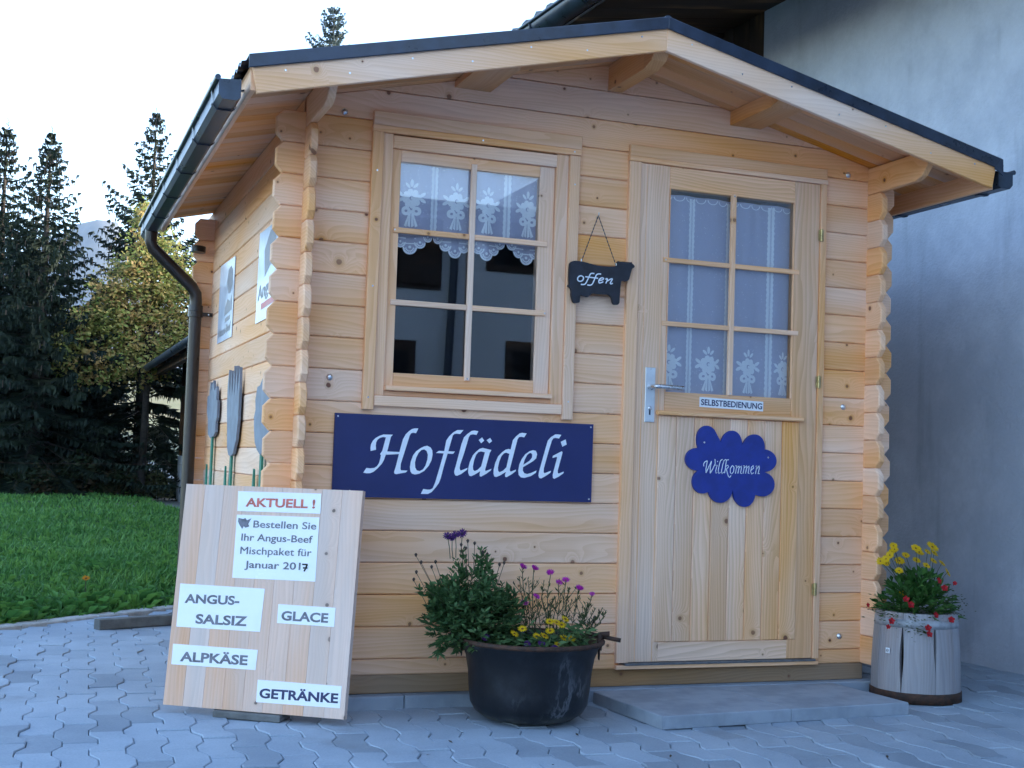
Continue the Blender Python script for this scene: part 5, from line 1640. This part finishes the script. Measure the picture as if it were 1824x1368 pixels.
farm = thing('farmhouse', (5, -15, 0), 'white farmhouse across the yard, seen only as a reflection in the cabin glass', 'house')
YW = -12.0
mb = MB()
box(mb, (-4, YW - 8, -.1), (14, YW, 4.15)); box(mb, (6.4, YW - 4, 4.14), (10.8, YW - .001, 5.3))
mb.build('wall', WHITEWALL, farm)
mb = MB()
xx = 6.6
while xx < 10.6:
    plate(mb, rect(-xx - .22, -xx, 3.9, 5.25), (0, YW + .021, 0), -X, Z, .04, .004, 1); xx += .222
mb.build('timber_cladding', DARK_WOOD, farm)
mb = MB()
V = [(-5, YW + .3, 4.15), (15, YW + .3, 4.15), (15, YW - 4, 4.3), (-5, YW - 4, 4.3), (-5, YW - 9, 4.15), (15, YW - 9, 4.15)]
V += [(a, b_, c + .15) for a, b_, c in V]
mb.mesh(V, [(0, 1, 2, 3), (3, 2, 5, 4), (6, 9, 8, 7), (9, 10, 11, 8), (0, 6, 7, 1), (4, 5, 11, 10), (0, 3, 9, 6), (3, 4, 10, 9), (1, 7, 8, 2), (2, 8, 11, 5)])
mb.build('roof', SHEETC, farm)
PANE = plain('dark_pane', (.006, .007, .009), .6, 0, .1, 2, spec=.1)
for x0, x1, z0, z1 in ((2.9, 3.83, 1.0, 2.35), (3.05, 4.15, 3.2, 4.0), (4.9, 5.75, 3.52, 4.05), (5.22, 6.3, .6, 2.43), (7.6, 8.6, 1.2, 2.5), (0, 1, 1.1, 2.4)):
    mb = MB(); box(mb, (x0 - .06, YW - .04, z0 - .06), (x1 + .06, YW + .03, z1 + .1), .01)
    f = mb.build('window', DARK_WOOD, farm)
    mb = MB(); box(mb, (x0 + .04, YW + .02, z0 + .04), (x1 - .04, YW + .034, z1 - .04)); mb.build('pane', PANE, f)
mb = MB()
box(mb, (3.0, YW + .035, 3.15), (3.5, YW + .07, 4.05), .01); box(mb, (3.6, YW + .035, 3.2), (4.17, YW + .07, 4.05), .01)
mb.build('shutter', DARK_WOOD, farm)
mb = MB(); tube(mb, [(4.36, YW + .09, 4.1), (4.36, YW + .09, 3.4), (4.32, YW + .09, 2.0), (4.32, YW + .09, 0)], .055, 10); mb.build('downpipe', METAL, farm)
mb = MB(); put_text(mb, 'marach', (-9.6, 4.45), (-7.6, 4.45), .50, (0, YW + .022, 0), -X, Z, .004, 0.0); mb.build('lettering', WHITE, farm)

# ================================================================== TREES
NEEDLE = foliage('spruce_needles', (.009, .019, .014), (.020, .035, .024), .15, .7, c3=(.027, .040, .024))
NEEDLE2 = foliage('spruce_needles_dark', (.006, .014, .011), (.014, .026, .018), .12, .7)
LARCH = foliage('larch_needles', (.05, .075, .07), (.09, .11, .10), .3, .6)
AUTUMN = foliage('autumn_leaves', (.24, .31, .08), (.44, .40, .12), .5, .6, c3=(.48, .33, .13))
BARK = plain('rough_bark', (.035, .028, .022), .95, 0, .4, 12, .8, 30)
CONE = plain('hanging_cones', (.085, .062, .048), .8, 0, .3, 30)
UNDER = foliage('undergrowth_leaves', (.012, .026, .010), (.030, .045, .016), .2, .7, c3=(.06, .04, .018))

def mesh_tris(name, V, F, mats, mi, parent):
    me = bpy.data.meshes.new(name)
    org = np.array(ORI[parent.name])
    me.from_pydata((np.array(V) - org).tolist(), [], F)
    me.polygons.foreach_set('material_index', np.array(mi, dtype=np.int32))
    for m in mats: me.materials.append(m)
    me.update()
    o = bpy.data.objects.new(name, me); col.objects.link(o); o.parent = parent
    return o

def spruce(x, y, h, rmax, seed, label, mat=None, low=.04, cones=.25, dens=1.0, topopen=.25, group='conifers beyond the meadow', shape=1.0, name='spruce_tree', zb=0.0, conezone=(.3, .9)):
    r = random.Random(seed)
    t = thing(name, (x, y, zb), label, 'tree', group)
    mb = MB()
    base = Vector((x, y, zb - .1))
    tube(mb, [base, base + Z * h * .5, base + Z * h * .98], [h * .020 + .02, h * .011 + .01, .006], 8)
    V, F, M = [], [], []
    z = low * h
    lv = 0
    while z < h * .985:
        f = z / h
        R_ = rmax * max(.02, (1 - f)) ** shape * r.uniform(.82, 1.12)
        if f < .12: R_ *= .7 + f * 2.5
        nbr = max(4, int((11 if f < .7 else 6.5) * r.uniform(.8, 1.2)))
        a0 = r.uniform(0, 6.28)
        for b in range(nbr):
            if r.random() < topopen * .25: continue
            a = a0 + 6.283 * (b + r.uniform(-.3, .3)) / nbr
            L = R_ * r.uniform(.62, 1.18)
            up = .55 - 1.0 * (1 - f) ** .8 + r.uniform(-.12, .12)
            dx, dy = math.cos(a), math.sin(a)
            prev = None
            ns = max(4, int(L / .085 * dens))
            for s in range(ns + 1):
                q = s / ns
                p = (x + dx * L * q, y + dy * L * q, zb + z + L * (up * q - .28 * q * q * (1 - f) + .30 * q ** 3))
                if q < .12: continue
                tw = (.30 * (1 - q) + .10) * min(L, 1.3) + .06
                for sg in (-1, 1):
                    fw = r.uniform(.35, .9)
                    tx = -dy * sg + dx * fw; ty = dx * sg + dy * fw
                    k = tw * r.uniform(.55, 1.1) / math.hypot(tx, ty)
                    e = (p[0] + tx * k, p[1] + ty * k, p[2] - k * r.uniform(.05, .55) * (1 if f < .8 else .4))
                    wv = r.uniform(.018, .036) * (1 + .3 * (f < .5))
                    m = ((p[0] + e[0]) / 2, (p[1] + e[1]) / 2, (p[2] + e[2]) / 2)
                    n = len(V)
                    V += [p, (m[0] + dx * wv, m[1] + dy * wv, m[2] + .012), e, (m[0] - dx * wv, m[1] - dy * wv, m[2] - wv * 1.4)]
                    F += [(n, n + 1, n + 2), (n, n + 2, n + 3)]; M += [0, 0]
                    for _h in range(3):   # hanging sprays
                        if r.random() > .8 * dens: continue
                        hl = r.uniform(.06, .17) * (1.1 - .6 * f)
                        n = len(V); jx, jy = r.uniform(-.03, .03), r.uniform(-.03, .03)
                        g0 = r.uniform(.15, .95); hw = r.uniform(.008, .015)
                        c_ = (p[0] + (e[0] - p[0]) * g0, p[1] + (e[1] - p[1]) * g0, p[2] + (e[2] - p[2]) * g0)
                        V += [c_, (c_[0] + tx * hw + jx * .5, c_[1] + ty * hw + jy * .5, c_[2] - hl * .45), (c_[0] + jx, c_[1] + jy, c_[2] - hl), (c_[0] - tx * hw + jx * .5, c_[1] - ty * hw + jy * .5, c_[2] - hl * .45)]
                        F += [(n, n + 1, n + 2), (n, n + 2, n + 3)]; M += [0, 0]
                prev = p
            if r.random() < cones and conezone[0] < f < conezone[1]:
                for _ in range(r.randint(1, 3)):
                    q = r.uniform(.6, 1.0)
                    p = (x + dx * L * q + r.uniform(-.06, .06), y + dy * L * q + r.uniform(-.06, .06), zb + z + L * (up * q - .28 * q * q * (1 - f) + .3 * q ** 3) - .03)
                    n = len(V); w = .010; hl = r.uniform(.08, .13)
                    V += [(p[0] - w, p[1], p[2]), (p[0] + w, p[1], p[2]), (p[0] + w * .7, p[1], p[2] - hl), (p[0] - w * .7, p[1], p[2] - hl), (p[0], p[1] - w, p[2]), (p[0], p[1] + w, p[2]), (p[0], p[1] + w * .7, p[2] - hl), (p[0], p[1] - w * .7, p[2] - hl)]
                    F += [(n, n + 1, n + 2, n + 3), (n + 4, n + 5, n + 6, n + 7)]; M += [1, 1]
            # woody axis
            tube(mb, [(x, y, zb + z), (x + dx * L * .55, y + dy * L * .55, zb + z + L * (up * .55 - .085 * (1 - f) + .05))], [.008 + .010 * (1 - f), .004], 4, 0, False)
        z += (.16 + .16 * (1 - f)) * h / 8.5 * r.uniform(.8, 1.25) / dens ** .5
    # leader
    for s in range(14):
        zz = zb + h * (.955 + .05 * s / 14); n = len(V); a = r.uniform(0, 6.28); k = .09 * (1 - s / 16)
        V += [(x, y, zz), (x + k * math.cos(a), y + k * math.sin(a), zz + .05), (x + k * .5 * math.cos(a + .5), y + k * .5 * math.sin(a + .5), zz - .01)]
        F += [(n, n + 1, n + 2)]; M += [0]
    mb.build('trunk', BARK, t)
    mesh_tris('crown', V, F, [mat or NEEDLE, CONE], M, t)
    return t

spruce(-.9, 25.5, 5.2, 1.6, 41, 'wide dark spruce filling the gap between the two left spruces', NEEDLE2, cones=.1)
spruce(.15, 26.0, 3.4, 1.5, 42, 'squat dark spruce behind the middle of the meadow edge', NEEDLE2, cones=0)
spruce(-1.50, 21.6, 7.05, 2.5, 1, 'tall dark spruce cut by the left edge of the photo', cones=.5, conezone=(.3, 1))
spruce(-.72, 20.6, 6.75, 2.4, 2, 'dark spruce with a slender open top, second from the left', cones=.55, conezone=(.25, .95))
spruce(1.28, 22.6, 7.85, 2.9, 3, 'spruce with brown cones rising above the autumn tree', cones=.9, topopen=.9, conezone=(.55, 1))
spruce(.35, 24.0, 4.2, 1.5, 4, 'short dark spruce in the gap left of the autumn tree', NEEDLE2, cones=.1)
spruce(-1.95, 23.5, 5.6, 1.3, 5, 'broad dark spruce behind the leftmost trees', NEEDLE2, cones=.3)
spruce(-.05, 21.2, 3.4, 1.0, 8, 'low drooping spruce between the second spruce and the shed', NEEDLE2, cones=.05)
spruce(5.72, 26.75, 12.05, 4.2, 7, 'pale thin larch top showing above the left roof slope', LARCH, cones=0, dens=1.7, topopen=.7, low=.3, name='larch_tree', shape=.9)
spruce(10.75, 25.25, 11.85, 2.0, 9, 'tiny bare treetop showing beside the barn gutter', LARCH, cones=0, dens=.5, topopen=1.6, low=.4, name='larch_tree')

def broadleaf(x, y, blobs, seed, label, trunk_h):
    r = random.Random(seed)
    t = thing('autumn_tree', (x, y, 0), label, 'tree')
    mb = MB()
    tube(mb, [(x, y, -.1), (x + .03, y, trunk_h * .6), (x - .02, y, trunk_h)], [.075, .055, .03], 8)
    V, F = [], []
    for bx, by, bz, br, n in blobs:
        n = int(n * 1.7)
        tube(mb, [(x, y, trunk_h * r.uniform(.4, .8)), ((x + bx) / 2, (y + by) / 2, (trunk_h * .6 + bz) / 2 + .1), (bx, by, bz)], [.03, .02, .006], 5, 0, False)
        twigs = []
        for _ in range(int(n / 9)):
            d = Vector((r.gauss(0, 1), r.gauss(0, 1), r.gauss(0, .75))).normalized() * br * r.uniform(.25, 1.15)
            c = Vector((bx, by, bz)) + d
            tube(mb, [(bx + d.x * .2, by + d.y * .2, bz + d.z * .2), tuple(c)], [.006, .002], 3, 0, False)
            for _ in range(9):
                p = c + Vector((r.gauss(0, .075), r.gauss(0, .075), r.gauss(0, .06)))
                s = r.uniform(.026, .052)
                u = Vector((r.gauss(0, 1), r.gauss(0, 1), r.gauss(0, .6))).normalized(); w = u.orthogonal().normalized()
                k = len(V)
                V += [tuple(p - u * s), tuple(p + w * s * .7), tuple(p + u * s), tuple(p - w * s * .7)]
                F += [(k, k + 1, k + 2), (k, k + 2, k + 3)]
    mb.build('trunk', BARK, t)
    mesh_tris('crown', V, F, [AUTUMN], [0] * len(F), t)
broadleaf(1.15, 20.4, [(.10, 20.3, 3.15, .42, 560), (-.30, 20.4, 2.70, .36, 420), (-.05, 20.3, 2.45, .38, 420), (.45, 20.3, 3.7, .45, 600), (.85, 20.4, 4.2, .50, 700), (.35, 20.5, 2.85, .5, 620), (.85, 20.3, 3.2, .55, 760), (1.3, 20.4, 3.7, .55, 760), (1.15, 20.5, 4.75, .42, 520), (1.5, 20.5, 4.3, .5, 620), (.55, 20.2, 2.45, .42, 480), (1.1, 20.3, 2.55, .5, 560), (1.7, 20.5, 3.1, .6, 700), (.2, 20.3, 2.2, .33, 320), (1.05, 20.6, 5.3, .28, 260), (1.9, 20.6, 3.9, .5, 520)], 21,
          'yellow and orange autumn tree hanging over the shed roof', 4.6)

def shrub(x, y, h, w, n, seed, label, mat=UNDER):
    r = random.Random(seed)
    t = thing('shrub', (x, y, 0), label, 'shrub', 'undergrowth along the meadow edge')
    V, F = [], []
    mb = MB()
    for i in range(9):
        a = r.uniform(0, 6.28); tube(mb, [(x, y, -.05), (x + w * .5 * math.cos(a), y + w * .3 * math.sin(a), h * r.uniform(.6, 1))], [.015, .004], 4, 0, False)
    for _ in range(n):
        a = r.uniform(0, 6.28); q = r.random() ** .5; zz = r.random()
        p = Vector((x + w * q * math.cos(a) * (1.05 - .5 * zz), y + w * .6 * q * math.sin(a), h * zz * (1.05 - .35 * q) + .02))
        s = r.uniform(.03, .065); u = Vector((r.gauss(0, 1), r.gauss(0, 1), r.gauss(0, .7))).normalized(); v = u.orthogonal().normalized()
        k = len(V); V += [tuple(p - u * s), tuple(p + v * s * .5), tuple(p + u * s), tuple(p - v * s * .5)]
        F += [(k, k + 1, k + 2), (k, k + 2, k + 3)]
    mb.build('stem', BARK, t)
    mesh_tris('foliage', V, F, [mat], [0] * len(F), t)
shrub(-1.55, 19.9, .75, .7, 1100, 31, 'dark shrub at the foot of the leftmost spruce')
shrub(-.75, 19.6, .62, .6, 1000, 32, 'dark low shrub below the second spruce from the left')
shrub(.05, 20.0, .85, .65, 1200, 33, 'dark shrub in the middle of the meadow edge')
shrub(.75, 19.9, .6, .5, 800, 34, 'shrub below the orange autumn leaves')
shrub(1.35, 20.6, .62, .42, 600, 35, 'sparse shrub beside the white shed plinth', foliage('pale_shrub_leaves', (.07, .085, .03), (.14, .13, .06), .35))
wf = MB(); tube(wf, [(-4.5, 18.4, .62), (-1.0, 18.7, .60), (2.2, 18.95, .66)], .0025, 5, 0)
tube(wf, [(-4.5, 18.4, -.05), (-4.5, 18.4, .75)], .02, 6, 0)
tube(wf, [(2.2, 18.95, -.05), (2.2, 18.95, .75)], .02, 6, 0)
tag(wf.build('wire_fence', RUST, origin=(-1.4, 18.7, 0)), 'thin single wire fence along the far side of the meadow', 'fence')

dl = thing('dandelion', (-.505, 3.45, .0), 'single orange dandelion in the grass left of the board', 'flower')
mb = MB(); tube(mb, [(-.505, 3.45, 0), (-.505, 3.44, .13)], .003, 5); mb.build('stem', STEM, dl)
mb = MB(); daisy(mb, (-.505, 3.44, .13), (0, -.5, .8), .024, 16, 0, 1, .35, .2); mb.build('blossom', [foliage('orange_petal', (.6, .2, .01), (.7, .3, .01), .3), CORE], dl)

# ================================================================== AIR
hz = bpy.data.materials.new('haze_air'); hz.use_nodes = True
hz.node_tree.nodes.clear()
ho = hz.node_tree.nodes.new('ShaderNodeOutputMaterial'); hv = hz.node_tree.nodes.new('ShaderNodeVolumePrincipled')
hv.inputs['Color'].default_value = (.52, .72, 1.0, 1); hv.inputs['Density'].default_value = .00009; hv.inputs['Anisotropy'].default_value = .2
hz.node_tree.links.new(hv.outputs[0], ho.inputs['Volume'])
mb = MB(); box(mb, (-4300, -4300, -8), (4300, 4300, 760))
tag(mb.build('haze', hz), kind='stuff')

for i, (x, y) in enumerate(((.42, -.62), (.50, -.50), (.62, -.98), (.30, -.78), (1.02, -.95), (.86, -.60), (-.55, -.95), (1.7, -1.1), (2.75, -.62), (-.72, .35))):
    r_ = random.uniform(0, 6.28); s = random.uniform(.006, .012)
    mb = MB()
    u, w = Vector((math.cos(r_), math.sin(r_), .2)), Vector((-math.sin(r_), math.cos(r_), .3))
    c = Vector((x, y, .005))
    mb.mesh([c - u * s, c + w * s * .5, c + u * s + Z * .003, c - w * s * .5 + Z * .004], [(0, 1, 2), (0, 2, 3)])
    tag(mb.build('fallen_leaf', DRY, origin=c), 'tiny dry brown leaf lying on the paving', 'leaf', 'dry leaves scattered on the paving')
